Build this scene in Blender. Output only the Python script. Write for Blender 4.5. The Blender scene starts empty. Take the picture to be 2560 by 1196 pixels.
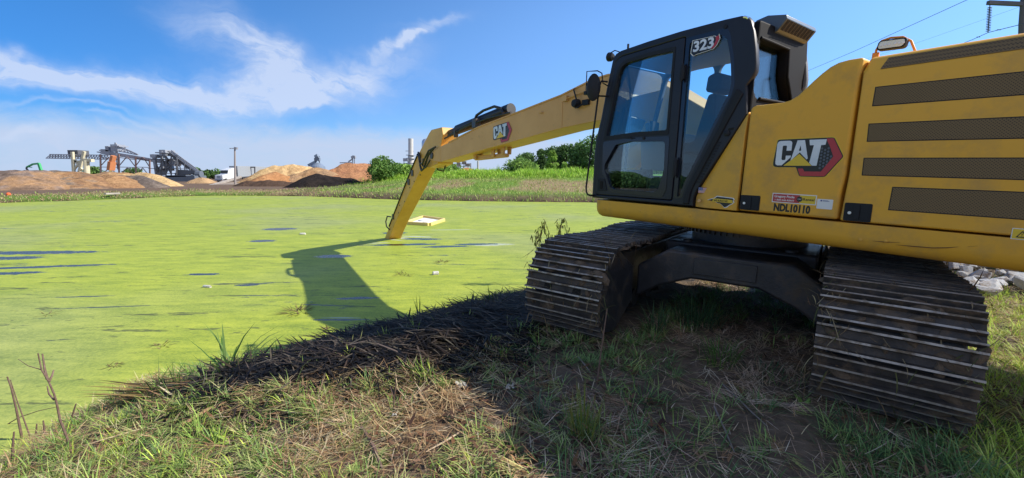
import bpy, math, random
import numpy as np
from mathutils import Vector, Matrix, Euler
R = math.radians
scene = bpy.context.scene
col = scene.collection
rng = np.random.default_rng(7)
random.seed(11)

# ------------------------------------------------------------------ camera
F_PX, W_PX, H_PX, PITCH, CAM_H = 1090.0, 2560, 1196, 0.1437, 1.574
cam_d = bpy.data.cameras.new('camera'); cam = bpy.data.objects.new('camera', cam_d); col.objects.link(cam)
cam_d.sensor_width = 36; cam_d.lens = 36 * F_PX / W_PX
cam_d.clip_start = 0.05; cam_d.clip_end = 9000
cam.location = (0, 0, CAM_H); cam.rotation_euler = (math.pi/2 - PITCH, 0, 0)
scene.camera = cam

# ------------------------------------------------------------------ light
SUN_AZ, SUN_EL = R(91), R(38)          # azimuth from +Y towards +X
sun_d = bpy.data.lights.new('sun', 'SUN'); sun = bpy.data.objects.new('sun', sun_d); col.objects.link(sun)
sun_d.energy = 5.0; sun_d.angle = R(0.5); sun_d.color = (1.0, 0.93, 0.82)
sdir = Vector((math.sin(SUN_AZ)*math.cos(SUN_EL), math.cos(SUN_AZ)*math.cos(SUN_EL), math.sin(SUN_EL)))
sun.rotation_euler = sdir.to_track_quat('Z', 'Y').to_euler()
vs = scene.view_settings
vs.view_transform = 'Standard'; vs.look = 'None'; vs.gamma = 1; vs.exposure = 0.55; vs.use_curve_mapping = False
scene.display_settings.display_device = 'sRGB'

def ray(px, py):
    u, v = (px - W_PX/2)/F_PX, -(py - H_PX/2)/F_PX
    c, s = math.cos(PITCH), math.sin(PITCH)
    return Vector((u, c + v*s, -s + v*c))
def at(px, py, Y):                     # a real point at distance Y along the view axis on the ground
    d = ray(px, py); return Vector((0, 0, CAM_H)) + d*(Y/d.y)
def on_z(px, py, z):
    d = ray(px, py); return Vector((0, 0, CAM_H)) + d*((z - CAM_H)/d.z)

# ------------------------------------------------------------------ world: sky with cirrus
world = bpy.data.worlds.new('World'); scene.world = world; world.use_nodes = True
def build_world():
    nt = world.node_tree; N, L = nt.nodes, nt.links; N.clear()
    out = N.new('ShaderNodeOutputWorld'); bg = N.new('ShaderNodeBackground'); bg.inputs[1].default_value = 0.12
    L.new(bg.outputs[0], out.inputs[0])
    sky = N.new('ShaderNodeTexSky'); sky.sky_type = 'NISHITA'; sky.sun_disc = False
    sky.sun_elevation = SUN_EL; sky.sun_rotation = SUN_AZ
    sky.air_density = 1.0; sky.dust_density = 0.35; sky.ozone_density = 2.2; sky.altitude = 50
    def M(op, a, b=None, c=None, clamp=False):
        n = N.new('ShaderNodeMath'); n.operation = op; n.use_clamp = clamp
        for i, x in enumerate((a, b, c)):
            if x is None: continue
            if hasattr(x, 'is_output'): L.new(x, n.inputs[i])
            else: n.inputs[i].default_value = x
        return n.outputs[0]
    tc = N.new('ShaderNodeTexCoord'); sx = N.new('ShaderNodeSeparateXYZ'); L.new(tc.outputs['Generated'], sx.inputs[0])
    az = M('ARCTAN2', sx.outputs[0], sx.outputs[1]); el = M('ARCSINE', sx.outputs[2])
    def vec(a, b, c=0.0):
        n = N.new('ShaderNodeCombineXYZ')
        for i, x in enumerate((a, b, c)):
            if hasattr(x, 'is_output'): L.new(x, n.inputs[i])
            else: n.inputs[i].default_value = x
        return n.outputs[0]
    def noise(v, scale, detail=6, rough=.55, dist=0.):
        n = N.new('ShaderNodeTexNoise'); n.inputs['Scale'].default_value = scale; n.inputs['Detail'].default_value = detail
        n.inputs['Roughness'].default_value = rough; n.inputs['Distortion'].default_value = dist
        L.new(v, n.inputs['Vector']); return n.outputs[0], n.outputs[1]
    base = vec(az, el)
    w1, w1c = noise(base, 5, 4); sp = N.new('ShaderNodeSeparateColor'); L.new(w1c, sp.inputs[0])
    az2 = M('ADD', az, M('MULTIPLY', M('SUBTRACT', sp.outputs[0], .5), .16))
    el2 = M('ADD', el, M('MULTIPLY', M('SUBTRACT', sp.outputs[1], .5), .12))
    w2, w2c = noise(base, 17, 4); sp2 = N.new('ShaderNodeSeparateColor'); L.new(w2c, sp2.inputs[0])
    az2 = M('ADD', az2, M('MULTIPLY', M('SUBTRACT', sp2.outputs[0], .5), .05))
    el2 = M('ADD', el2, M('MULTIPLY', M('SUBTRACT', sp2.outputs[1], .5), .045))
    # fibres fan along the cloud
    f1, _ = noise(vec(M('MULTIPLY', M('ADD', az2, M('MULTIPLY', el2, 1.0)), 3.0), M('MULTIPLY', M('SUBTRACT', el2, M('MULTIPLY', az2, -.12)), 15.0)), 2.2, 8, .62, .5)
    f2, _ = noise(vec(M('MULTIPLY', az2, 6.0), M('MULTIPLY', el2, 11.0), 3.0), 2.0, 7, .6, .7)
    fib = M('ADD', M('MULTIPLY', f1, .9), M('MULTIPLY', f2, .6))
    blobs = [(120,190,230,38,8,1.0),(60,135,120,22,12,.8),(300,215,260,38,4,1.1),(520,228,300,34,2,1.05),(760,215,240,40,-4,1.15),
             (640,130,120,60,38,.85),(700,165,90,55,20,.9),(540,90,120,50,30,.35),(900,185,130,38,-18,.8),(1010,105,80,13,-28,1.2),(1080,60,70,14,-14,.55),
             (720,250,60,10,10,.7),(180,270,200,7,4,.45),(60,335,90,10,0,.5),(270,305,60,5,0,.4),(380,318,200,6,2,.25)]
    tot = None
    for (px, py, rw, rh, ang, amp) in blobs:
        d = ray(px, py).normalized(); a0, e0 = math.atan2(d.x, d.y), math.asin(d.z)
        rh *= .86; d1 = ray(px+5, py).normalized(); sc = (math.atan2(d1.x, d1.y) - a0)/5
        d2 = ray(px, py-5).normalized(); sce = (math.asin(d2.z) - e0)/5
        ca, sa = math.cos(R(-ang)), math.sin(R(-ang))
        A = M('SUBTRACT', az2, a0); E = M('SUBTRACT', el2, e0)
        u = M('ADD', M('MULTIPLY', A, ca/(rw*sc)), M('MULTIPLY', E, sa/(rw*sc)))
        v = M('ADD', M('MULTIPLY', A, -sa/(rh*sce)), M('MULTIPLY', E, ca/(rh*sce)))
        g = M('MULTIPLY', M('EXPONENT', M('MULTIPLY', M('ADD', M('MULTIPLY', u, u), M('MULTIPLY', v, v)), -1.0)), amp)
        tot = g if tot is None else M('ADD', tot, g)
    m = M('MULTIPLY', tot, M('MAXIMUM', M('SUBTRACT', M('MULTIPLY', fib, 2.9), 1.32), 0.0))
    m = M('MULTIPLY', M('MINIMUM', M('MULTIPLY', m, .85), 1.0), .78)
    # low bank near the horizon
    eb = M('ADD', el, M('MULTIPLY', M('SUBTRACT', f2, .5), .05))
    band = N.new('ShaderNodeMapRange'); band.interpolation_type = 'SMOOTHSTEP'
    band.inputs[1].default_value = R(6.6); band.inputs[2].default_value = R(3.6); band.inputs[3].default_value = 0; band.inputs[4].default_value = .92
    L.new(eb, band.inputs[0])
    cut = N.new('ShaderNodeMapRange'); cut.inputs[1].default_value = R(-1.0); cut.inputs[2].default_value = R(0); L.new(el, cut.inputs[0])
    bandm = M('MULTIPLY', M('MULTIPLY', band.outputs[0], M('ADD', .70, M('MULTIPLY', f1, .6))), cut.outputs[0], clamp=True)
    tint = N.new('ShaderNodeMix'); tint.data_type = 'RGBA'; tint.blend_type = 'MULTIPLY'; tint.inputs[0].default_value = 1
    dp = N.new('ShaderNodeVectorMath'); dp.operation = 'DOT_PRODUCT'; L.new(tc.outputs['Generated'], dp.inputs[0]); dp.inputs[1].default_value = (math.sin(SUN_AZ), math.cos(SUN_AZ), -.55)
    deep = N.new('ShaderNodeMapRange'); deep.interpolation_type = 'SMOOTHSTEP'; deep.inputs[1].default_value = -1.0; deep.inputs[2].default_value = .0; deep.inputs[3].default_value = 0; deep.inputs[4].default_value = 1.0; L.new(dp.outputs['Value'], deep.inputs[0])
    dm = N.new('ShaderNodeMix'); dm.data_type = 'RGBA'; L.new(deep.outputs[0], dm.inputs[0]); dm.inputs[6].default_value = (.22,.49,.64,1); dm.inputs[7].default_value = (.97,.97,.97,1)
    sks = N.new('ShaderNodeVectorMath'); sks.operation = 'MULTIPLY'; L.new(sky.outputs[0], sks.inputs[0]); L.new(dm.outputs[2], sks.inputs[1])
    lo = N.new('ShaderNodeMapRange'); lo.interpolation_type = 'SMOOTHSTEP'; lo.inputs[1].default_value = R(5); lo.inputs[2].default_value = R(20); L.new(el, lo.inputs[0])
    lm = N.new('ShaderNodeMix'); lm.data_type = 'RGBA'; L.new(lo.outputs[0], lm.inputs[0]); lm.inputs[6].default_value = (.74, .76, .86, 1); lm.inputs[7].default_value = (1, 1, 1, 1)
    sk2 = N.new('ShaderNodeVectorMath'); sk2.operation = 'MULTIPLY'; L.new(sks.outputs[0], sk2.inputs[0]); L.new(lm.outputs[2], sk2.inputs[1])
    L.new(sk2.outputs[0], tint.inputs[6]); tint.inputs[7].default_value = (SKY_TINT[0], SKY_TINT[1], SKY_TINT[2], 1)
    b2 = N.new('ShaderNodeMix'); b2.data_type = 'RGBA'; L.new(bandm, b2.inputs[0]); L.new(tint.outputs[2], b2.inputs[6]); b2.inputs[7].default_value = (3.1, 3.75, 5.0, 1)
    mx = N.new('ShaderNodeMix'); mx.data_type = 'RGBA'; L.new(m, mx.inputs[0]); L.new(b2.outputs[2], mx.inputs[6])
    mx.inputs[7].default_value = (3.8, 4.35, 5.5, 1)
    # broken cumulus added in the unseen sky behind the viewer to lighten the shade
    cn, _ = noise(tc.outputs['Generated'], 3.2, 7, .58, .3)
    cm_ = N.new('ShaderNodeMapRange'); cm_.interpolation_type = 'SMOOTHSTEP'; cm_.inputs[1].default_value = .42; cm_.inputs[2].default_value = .56; L.new(cn, cm_.inputs[0])
    bh = N.new('ShaderNodeMapRange'); bh.interpolation_type = 'SMOOTHSTEP'; bh.inputs[1].default_value = .05; bh.inputs[2].default_value = -.30; L.new(sx.outputs[1], bh.inputs[0])
    up = N.new('ShaderNodeMapRange'); up.interpolation_type = 'SMOOTHSTEP'; up.inputs[1].default_value = .04; up.inputs[2].default_value = .16; L.new(sx.outputs[2], up.inputs[0])
    cu = N.new('ShaderNodeMix'); cu.data_type = 'RGBA'; L.new(M('MULTIPLY', M('MULTIPLY', cm_.outputs[0], bh.outputs[0]), up.outputs[0], clamp=True), cu.inputs[0]); L.new(mx.outputs[2], cu.inputs[6]); cu.inputs[7].default_value = (4.3, 4.6, 5.2, 1)
    L.new(cu.outputs[2], bg.inputs[0])
SKY_TINT = (0.74, 1.01, 1.32)
build_world()

# ------------------------------------------------------------------ helpers
def mat(name, colr, rough=.6, metal=0., var=None, scale=6., detail=5., bump=0., bscale=40., coat=0., dirt=None, dirt_scale=3., dirt_lo=.5, dirt_hi=.7, spec=.5, stretch=None, rnd=0.):
    m = bpy.data.materials.new(name); m.use_nodes = True
    nt = m.node_tree; N, L = nt.nodes, nt.links
    b = N['Principled BSDF']; b.inputs['Base Color'].default_value = (*colr, 1)
    b.inputs['Roughness'].default_value = rough; b.inputs['Metallic'].default_value = metal
    b.inputs['Specular IOR Level'].default_value = spec
    if coat: b.inputs['Coat Weight'].default_value = coat; b.inputs['Coat Roughness'].default_value = .12
    tc = N.new('ShaderNodeTexCoord'); src = tc.outputs['Object']
    if stretch:
        mp = N.new('ShaderNodeMapping'); mp.inputs['Scale'].default_value = stretch[:3]
        if len(stretch) > 3: mp.inputs['Rotation'].default_value = stretch[3:]
        L.new(src, mp.inputs[0]); src = mp.outputs[0]
    cur = None
    def noise(s, d=detail, r=.6):
        n = N.new('ShaderNodeTexNoise'); n.inputs['Scale'].default_value = s; n.inputs['Detail'].default_value = d; n.inputs['Roughness'].default_value = r
        L.new(src, n.inputs['Vector']); return n.outputs[0]
    if var:
        cr = N.new('ShaderNodeValToRGB'); n = len(var); e = cr.color_ramp.elements
        while len(e) < n: e.new(.5)
        for i, c in enumerate(var): e[i].position = .28 + .44*i/(n-1); e[i].color = (*c, 1)
        L.new(noise(scale), cr.inputs[0]); cur = cr.outputs[0]
    if dirt:
        mr = N.new('ShaderNodeMapRange'); mr.inputs[1].default_value = dirt_lo; mr.inputs[2].default_value = dirt_hi; L.new(noise(dirt_scale, 8, .68), mr.inputs[0])
        mx = N.new('ShaderNodeMix'); mx.data_type = 'RGBA'; L.new(mr.outputs[0], mx.inputs[0])
        if cur: L.new(cur, mx.inputs[6])
        else: mx.inputs[6].default_value = (*colr, 1)
        mx.inputs[7].default_value = (*dirt, 1); cur = mx.outputs[2]
        rm = N.new('ShaderNodeMapRange'); rm.inputs[3].default_value = rough; rm.inputs[4].default_value = max(rough, .8); L.new(mr.outputs[0], rm.inputs[0]); L.new(rm.outputs[0], b.inputs['Roughness'])
    if rnd:
        g = N.new('ShaderNodeNewGeometry'); hs = N.new('ShaderNodeHueSaturation')
        mr = N.new('ShaderNodeMapRange'); mr.inputs[3].default_value = 1-rnd; mr.inputs[4].default_value = 1+rnd
        L.new(g.outputs['Random Per Island'], mr.inputs[0]); L.new(mr.outputs[0], hs.inputs['Value'])
        if cur: L.new(cur, hs.inputs['Color'])
        else: hs.inputs['Color'].default_value = (*colr, 1)
        cur = hs.outputs[0]
    if cur: L.new(cur, b.inputs['Base Color'])
    if bump:
        bp = N.new('ShaderNodeBump'); bp.inputs['Strength'].default_value = bump; bp.inputs['Distance'].default_value = .02
        L.new(noise(bscale, 6, .7), bp.inputs['Height']); L.new(bp.outputs[0], b.inputs['Normal'])
    return m

def attr_mat(name, rough=.7, trans=.25, gloss=.2):
    """foliage: each blade's own colour is stored per blade"""
    m = bpy.data.materials.new(name); m.use_nodes = True
    nt = m.node_tree; N, L = nt.nodes, nt.links
    b = N['Principled BSDF']; b.inputs['Roughness'].default_value = rough; b.inputs['Specular IOR Level'].default_value = gloss
    a = N.new('ShaderNodeAttribute'); a.attribute_name = 'col'; L.new(a.outputs['Color'], b.inputs['Base Color'])
    if trans:
        t = N.new('ShaderNodeBsdfTranslucent'); L.new(a.outputs['Color'], t.inputs[0])
        mx = N.new('ShaderNodeMixShader'); mx.inputs[0].default_value = trans
        L.new(b.outputs[0], mx.inputs[1]); L.new(t.outputs[0], mx.inputs[2]); L.new(mx.outputs[0], N['Material Output'].inputs[0])
    return m

def glass_mat(name, tint=(.80, .95, 1.0), ior=1.5):
    m = bpy.data.materials.new(name); m.use_nodes = True
    nt = m.node_tree; N, L = nt.nodes, nt.links; N.remove(N['Principled BSDF'])
    t = N.new('ShaderNodeBsdfTransparent'); t.inputs[0].default_value = (*tint, 1)
    g = N.new('ShaderNodeBsdfGlossy'); g.inputs['Roughness'].default_value = .01
    fr = N.new('ShaderNodeFresnel'); fr.inputs[0].default_value = ior
    k = N.new('ShaderNodeMath'); k.operation = 'MULTIPLY'; k.inputs[1].default_value = .95; k.use_clamp = True; L.new(fr.outputs[0], k.inputs[0])
    mx = N.new('ShaderNodeMixShader'); L.new(k.outputs[0], mx.inputs[0]); L.new(t.outputs[0], mx.inputs[1]); L.new(g.outputs[0], mx.inputs[2])
    L.new(mx.outputs[0], N['Material Output'].inputs[0]); return m

def link(o, parent=None):
    col.objects.link(o)
    if parent is not None: o.parent = parent
    return o
def tag(o, label=None, cat=None, group=None, kind=None):
    if label: o['label'] = label
    if cat: o['category'] = cat
    if group: o['group'] = group
    if kind: o['kind'] = kind
    return o
def empty(name, loc=(0, 0, 0), rz=0, label=None, cat=None, group=None):
    o = bpy.data.objects.new(name, None); o.location = loc; o.rotation_euler = (0, 0, rz); link(o)
    o.empty_display_size = .2
    return tag(o, label, cat, group)
def dup(root, loc=None, rz=None, scale=None, label=None, group=None):
    r = root.copy(); link(r)
    if loc is not None: r.location = loc
    if rz is not None: r.rotation_euler = (0, 0, rz)
    if scale is not None: r.scale = scale if hasattr(scale, '__len__') else (scale,)*3
    if label: r['label'] = label
    if group: r['group'] = group
    for ch in list(root.children):
        c = ch.copy(); link(c, r)
        for g in list(ch.children):
            d = g.copy(); link(d, c)
    return r

def rounded(pts, r, n=4):
    """polygon with rounded corners; r a number or one per corner"""
    out = []; k = len(pts)
    rs = r if hasattr(r, '__len__') else [r]*k
    for i in range(k):
        p0, p1, p2 = Vector(pts[i-1]), Vector(pts[i]), Vector(pts[(i+1) % k])
        a, b = (p0-p1), (p2-p1); la, lb = a.length, b.length
        rr = min(rs[i], la*.45, lb*.45)
        if rr < 1e-4: out.append(tuple(p1)); continue
        s, e = p1 + a/la*rr, p1 + b/lb*rr
        for j in range(n+1):
            t = j/n; q = s*(1-t)**2 + p1*2*t*(1-t) + e*t*t; out.append(tuple(q))
    return out

class MB:
    def __init__(s): s.v = []; s.f = []; s.m = []
    def add(s, vs, fs, mi=0, M=None):
        o = len(s.v)
        s.v += [tuple(M @ Vector(p)) if M else tuple(p) for p in vs]
        s.f += [tuple(o+i for i in f) for f in fs]; s.m += [mi]*len(fs); return s
    def box(s, lo, hi, mi=0, M=None):
        x0, y0, z0 = lo; x1, y1, z1 = hi
        return s.add([(x0,y0,z0),(x1,y0,z0),(x1,y1,z0),(x0,y1,z0),(x0,y0,z1),(x1,y0,z1),(x1,y1,z1),(x0,y1,z1)],
              [(3,2,1,0),(4,5,6,7),(0,1,5,4),(1,2,6,5),(2,3,7,6),(3,0,4,7)], mi, M)
    def bar(s, p, q, w, h=None, mi=0):
        p, q = Vector(p), Vector(q); d = q-p; l = d.length
        if l < 1e-6: return s
        h = h or w; M = Matrix.Translation(p) @ d.to_track_quat('X', 'Z').to_matrix().to_4x4()
        return s.box((0, -w/2, -h/2), (l, w/2, h/2), mi, M)
    def tube(s, pts, r, n=8, mi=0, cap=True):
        P = [Vector(p) for p in pts]; rs = r if hasattr(r, '__len__') else [r]*len(P); o = len(s.v); up = None
        for i, p in enumerate(P):
            d = (P[min(i+1, len(P)-1)] - P[max(i-1, 0)]).normalized()
            if up is None: up = Vector((0, 0, 1)) if abs(d.z) < .9 else Vector((1, 0, 0))
            a = d.cross(up).normalized(); up = a.cross(d).normalized()
            for k in range(n):
                t = 2*math.pi*k/n; s.v.append(tuple(p + (a*math.cos(t) + up*math.sin(t))*rs[i]))
        for i in range(len(P)-1):
            for k in range(n):
                s.f.append((o+i*n+k, o+i*n+(k+1) % n, o+(i+1)*n+(k+1) % n, o+(i+1)*n+k)); s.m.append(mi)
        if cap:
            s.f.append(tuple(o+k for k in range(n))[::-1]); s.m.append(mi)
            s.f.append(tuple(o+(len(P)-1)*n+k for k in range(n))); s.m.append(mi)
        return s
    def prism(s, poly, t0, t1, axis='y', mi=0, M=None):
        """closed 2D polygon swept along an axis: 'y' -> (x,z), 'x' -> (y,z), 'z' -> (x,y)"""
        f = {'y': lambda p, t: (p[0], t, p[1]), 'x': lambda p, t: (t, p[0], p[1]), 'z': lambda p, t: (p[0], p[1], t)}[axis]
        n = len(poly)
        vs = [f(p, t0) for p in poly] + [f(p, t1) for p in poly]
        fs = [tuple(range(n))[::-1], tuple(range(n, 2*n))] + [(i, (i+1) % n, n+(i+1) % n, n+i) for i in range(n)]
        return s.add(vs, fs, mi, M)
    def lathe(s, prof, n=24, mi=0, M=None):
        vs = []; fs = []
        for (r, z) in prof:
            for k in range(n):
                t = 2*math.pi*k/n; vs.append((r*math.cos(t), r*math.sin(t), z))
        for i in range(len(prof)-1):
            for k in range(n): fs.append((i*n+k, i*n+(k+1) % n, (i+1)*n+(k+1) % n, (i+1)*n+k))
        fs.append(tuple(range(n))[::-1]); fs.append(tuple((len(prof)-1)*n+k for k in range(n)))
        return s.add(vs, fs, mi, M)
    def build(s, name, mats, parent=None, bevel=0., smooth=True, ang=35, fix=True, seg=2):
        me = bpy.data.meshes.new(name); me.from_pydata(s.v, [], s.f); me.update()
        mats = mats if isinstance(mats, (list, tuple)) else [mats]
        for m in mats: me.materials.append(m)
        if len(mats) > 1: me.polygons.foreach_set('material_index', s.m)
        if fix:
            import bmesh
            bm = bmesh.new(); bm.from_mesh(me); bmesh.ops.recalc_face_normals(bm, faces=bm.faces); bm.to_mesh(me); bm.free()
        if smooth:
            me.polygons.foreach_set('use_smooth', [True]*len(me.polygons)); me.set_sharp_from_angle(angle=R(ang))
        o = bpy.data.objects.new(name, me); link(o, parent)
        if bevel:
            b = o.modifiers.new('bevel', 'BEVEL'); b.width = bevel; b.segments = seg; b.limit_method = 'ANGLE'; b.angle_limit = R(40)
        return o

def curve_mesh(splines, thick, bevel=0.):
    cu = bpy.data.curves.new('tmp', 'CURVE'); cu.dimensions = '2D'; cu.fill_mode = 'BOTH'
    cu.extrude = max(thick/2 - bevel, 0); cu.bevel_depth = bevel; cu.bevel_resolution = 1; cu.offset = -bevel
    for pts in splines:
        sp = cu.splines.new('POLY'); sp.points.add(len(pts)-1)
        for i, p in enumerate(pts): sp.points[i].co = (p[0], p[1], 0, 1)
        sp.use_cyclic_u = True
    o = bpy.data.objects.new('tmp', cu); col.objects.link(o)
    me = bpy.data.meshes.new_from_object(o); bpy.data.objects.remove(o); bpy.data.curves.remove(cu); return me
def text_mesh(body, size, thick=.002, bold=0., spacing=1.0, align='LEFT', shear=0.):
    cu = bpy.data.curves.new('tmp', 'FONT'); cu.body = body; cu.size = size; cu.extrude = thick/2; cu.offset = bold
    cu.space_character = spacing; cu.align_x = align; cu.shear = shear; cu.resolution_u = 3
    o = bpy.data.objects.new('tmp', cu); col.objects.link(o)
    me = bpy.data.meshes.new_from_object(o); bpy.data.objects.remove(o); bpy.data.curves.remove(cu); return me
SIDE = Matrix(((1,0,0,0),(0,0,-1,0),(0,1,0,0),(0,0,0,1)))      # (x,z) outline -> plane facing -y
BACK = Matrix(((0,0,1,0),(1,0,0,0),(0,1,0,0),(0,0,0,1)))       # (y,z) outline
def READ(x, y, z, ang=0.):                                     # lettering read from the machine's left side
    c, s = math.cos(ang), math.sin(ang)
    return Matrix(((-c, s, 0, x), (0, 0, 1, y), (s, c, 0, z), (0, 0, 0, 1)))
def mesh_obj(name, me, m, parent=None, M=None, smooth=False):
    if M is not None: me.transform(M)
    me.materials.clear(); me.materials.append(m); me.name = name
    if smooth: me.polygons.foreach_set('use_smooth', [True]*len(me.polygons)); me.set_sharp_from_angle(angle=R(30))
    return link(bpy.data.objects.new(name, me), parent)
def plate(name, outline, holes, y, thick, m, parent, bevel=.004):
    return mesh_obj(name, curve_mesh([outline]+list(holes), thick, bevel), m, parent, Matrix.Translation((0, y, 0)) @ SIDE, smooth=True)
def rect(x0, z0, x1, z1): return [(x0, z0), (x1, z0), (x1, z1), (x0, z1)]
def join_meshes(name, items, parent=None):
    """several (mesh, matrix, material) into ONE object"""
    v = []; f = []; mi = []; mats = []
    for me, M, m in items:
        if m not in mats: mats.append(m)
        o = len(v); v += [tuple(M @ p.co) for p in me.vertices]
        f += [tuple(o+i for i in p.vertices) for p in me.polygons]; mi += [mats.index(m)]*len(me.polygons)
        bpy.data.meshes.remove(me)
    me = bpy.data.meshes.new(name); me.from_pydata(v, [], f); me.update()
    for m in mats: me.materials.append(m)
    me.polygons.foreach_set('material_index', mi)
    return link(bpy.data.objects.new(name, me), parent)

def vnoise(x, y, s=1., seed=0):
    """smooth value noise 0..1, vectorised"""
    x = np.asarray(x, float)*s + seed*17.3; y = np.asarray(y, float)*s + seed*9.7
    xi, yi = np.floor(x).astype(np.int64), np.floor(y).astype(np.int64); xf, yf = x-xi, y-yi
    def h(a, b):
        n = (a*374761393 + b*668265263 + seed*974634777) & 0x7fffffff
        n = ((n ^ (n >> 13))*1274126177) & 0x7fffffff
        return ((n ^ (n >> 16)) & 0xffff)/65535.
    u, v = xf*xf*(3-2*xf), yf*yf*(3-2*yf)
    return (h(xi,yi)*(1-u)+h(xi+1,yi)*u)*(1-v) + (h(xi,yi+1)*(1-u)+h(xi+1,yi+1)*u)*v
def fbm(x, y, s=1., o=4, seed=0):
    r = 0; a = .5; t = 0
    for i in range(o): r = r + a*vnoise(x, y, s*2**i, seed+i*3); t += a; a *= .5
    return r/t
def sstep(a, b, x):
    t = np.clip((np.asarray(x, float)-a)/(b-a), 0, 1); return t*t*(3-2*t)

def np_mesh(name, V, loops, starts, totals, m, parent=None, colr=None, smooth=False):
    me = bpy.data.meshes.new(name)
    me.vertices.add(len(V)); me.vertices.foreach_set('co', np.ascontiguousarray(V, np.float32).ravel())
    me.loops.add(len(loops)); me.loops.foreach_set('vertex_index', np.ascontiguousarray(loops, np.int32))
    me.polygons.add(len(starts)); me.polygons.foreach_set('loop_start', np.ascontiguousarray(starts, np.int32))
    try: me.polygons.foreach_set('loop_total', np.ascontiguousarray(totals, np.int32))
    except Exception: pass
    me.update(calc_edges=True)
    if smooth: me.polygons.foreach_set('use_smooth', [True]*len(starts))
    if colr is not None:
        a = me.color_attributes.new('col', 'FLOAT_COLOR', 'POINT')
        a.data.foreach_set('color', np.ascontiguousarray(np.concatenate([colr, np.ones((len(colr), 1))], 1), np.float32).ravel())
    me.materials.append(m); o = bpy.data.objects.new(name, me); link(o, parent); return o

def blades(P, length, width, azim, tilt, bend, colr):
    """strips of 3 segments: base P(N,3); tilt from vertical at the base, bend added along the blade. -> V, loops, starts, totals, col"""
    n = len(P); L = np.asarray(length)[:, None]; S = 3
    dirx, diry = np.cos(azim), np.sin(azim)
    side = np.stack([-diry, dirx, np.zeros(n)], 1)
    pts = [P]; cur = P.copy()
    for k in range(S):
        a = tilt + bend*(k+.5)/S
        d = np.stack([np.sin(a)*dirx, np.sin(a)*diry, np.cos(a)], 1)
        cur = cur + d*L/S; pts.append(cur)
    w = np.asarray(width)[:, None]
    V = np.stack([pts[0]-side*w*.4, pts[0]+side*w*.4, pts[1]-side*w*.5, pts[1]+side*w*.5, pts[2]-side*w*.38, pts[2]+side*w*.38, pts[3]], 1).reshape(-1, 3)
    lp = np.array([0,1,3,2, 2,3,5,4, 4,5,6]); B = (np.arange(n)*7)[:, None]
    loops = (B + lp[None]).ravel(); st = (np.arange(n)*11)[:, None] + np.array([0,4,8])[None]
    tt = np.tile([4,4,3], n)
    return V, loops, st.ravel(), tt, np.repeat(colr, 7, 0)
def pick(cols, n, jitter=.2):
    c = np.array(cols)[rng.integers(0, len(cols), n)]
    return np.clip(c*(1+rng.uniform(-jitter, jitter, (n, 1))) * (1+rng.uniform(-.06, .06, (n, 3))), 0, 1)

# ------------------------------------------------------------------ terrain
WATER_Z = -0.6
POND = np.array([(-3.8,1.6),(-3.9,3.1),(-3.98,3.5),(-3.93,3.85),(-3.85,4.15),(-3.42,4.5),(-2.7,4.72),(-1.85,5.38),(-.82,6.3),(.08,7.35),(1.3,9.2),(4,12),(9,16),(15,21),(19,27),
    (15,34),(6.6,36),(-2.8,37.7),(-10.3,40.2),(-23,47.4),(-31.8,48.3),(-34.5,48.3),(-36,44.7),(-38.4,38.9),(-41.5,35.4),(-60,22),(-75,0),(-50,-14),(-14,-12),(-5.5,-6)])
def pond_dist(x, y):
    """signed distance to the shore: + on land, - in the pond"""
    x = np.asarray(x, float); y = np.asarray(y, float)
    best = np.full(x.shape, 1e9); inside = np.zeros(x.shape, bool)
    for i in range(len(POND)):
        a, b = POND[i-1], POND[i]; e = b-a
        t = np.clip(((x-a[0])*e[0]+(y-a[1])*e[1])/(e@e), 0, 1)
        best = np.minimum(best, np.hypot(x-a[0]-t*e[0], y-a[1]-t*e[1]))
        c = ((a[1] > y) != (b[1] > y)) & (x < e[0]*(y-a[1])/(e[1]+1e-12)+a[0]); inside ^= c
    return np.where(inside, -best, best)
def height(x, y):
    x = np.asarray(x, float); y = np.asarray(y, float)
    d = pond_dist(x, y) + .25*(fbm(x, y, 1.1, 3, 5)-.5)*np.clip((20-y)/10, .3, 1)
    plane = (.012*(y-5.08) - .021*(x-2.75))*sstep(5.0, 3.0, np.hypot(x-2.75, y-5.08))
    near = sstep(24, 12, y)
    zn = -.6 + .66*(1-np.exp(-np.maximum(d, 0)/.85)) + plane + .07*(fbm(x, y, 1.4, 4, 2)-.5) + .075*(fbm(x, y, 4.5, 4, 9)-.5) - .045
    # ruts left by the tracks in front of the camera
    berm = sstep(-30, -8, x)
    zf = -.6 + .35*(1-np.exp(-np.maximum(d, 0)/.8)) + berm*(.25*sstep(0, 2, d) + 1.75*sstep(1, 21, d) - 1.3*sstep(27, 50, d)) + (1-berm)*.22*sstep(0, 6, d)
    zf = zf + .12*(fbm(x, y, .35, 4, 3)-.5)
    z = zn*near + zf*(1-near)
    under = -.6 + np.minimum(d, 0)*.8
    return np.where(d < 0, np.maximum(under, -1.9), z)
def hz(x, y): return float(height(np.array([x]), np.array([y]))[0])
def axis(lo, a, b, hi, step, grow=1.09):
    mid = list(np.arange(a, b, step)); s = step; x = a; left = []
    while x > lo: s *= grow; x -= s; left.append(x)
    s = step; x = mid[-1]; right = []
    while x < hi: s *= grow; x += s; right.append(x)
    return np.array(left[::-1]+mid+right)
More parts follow.
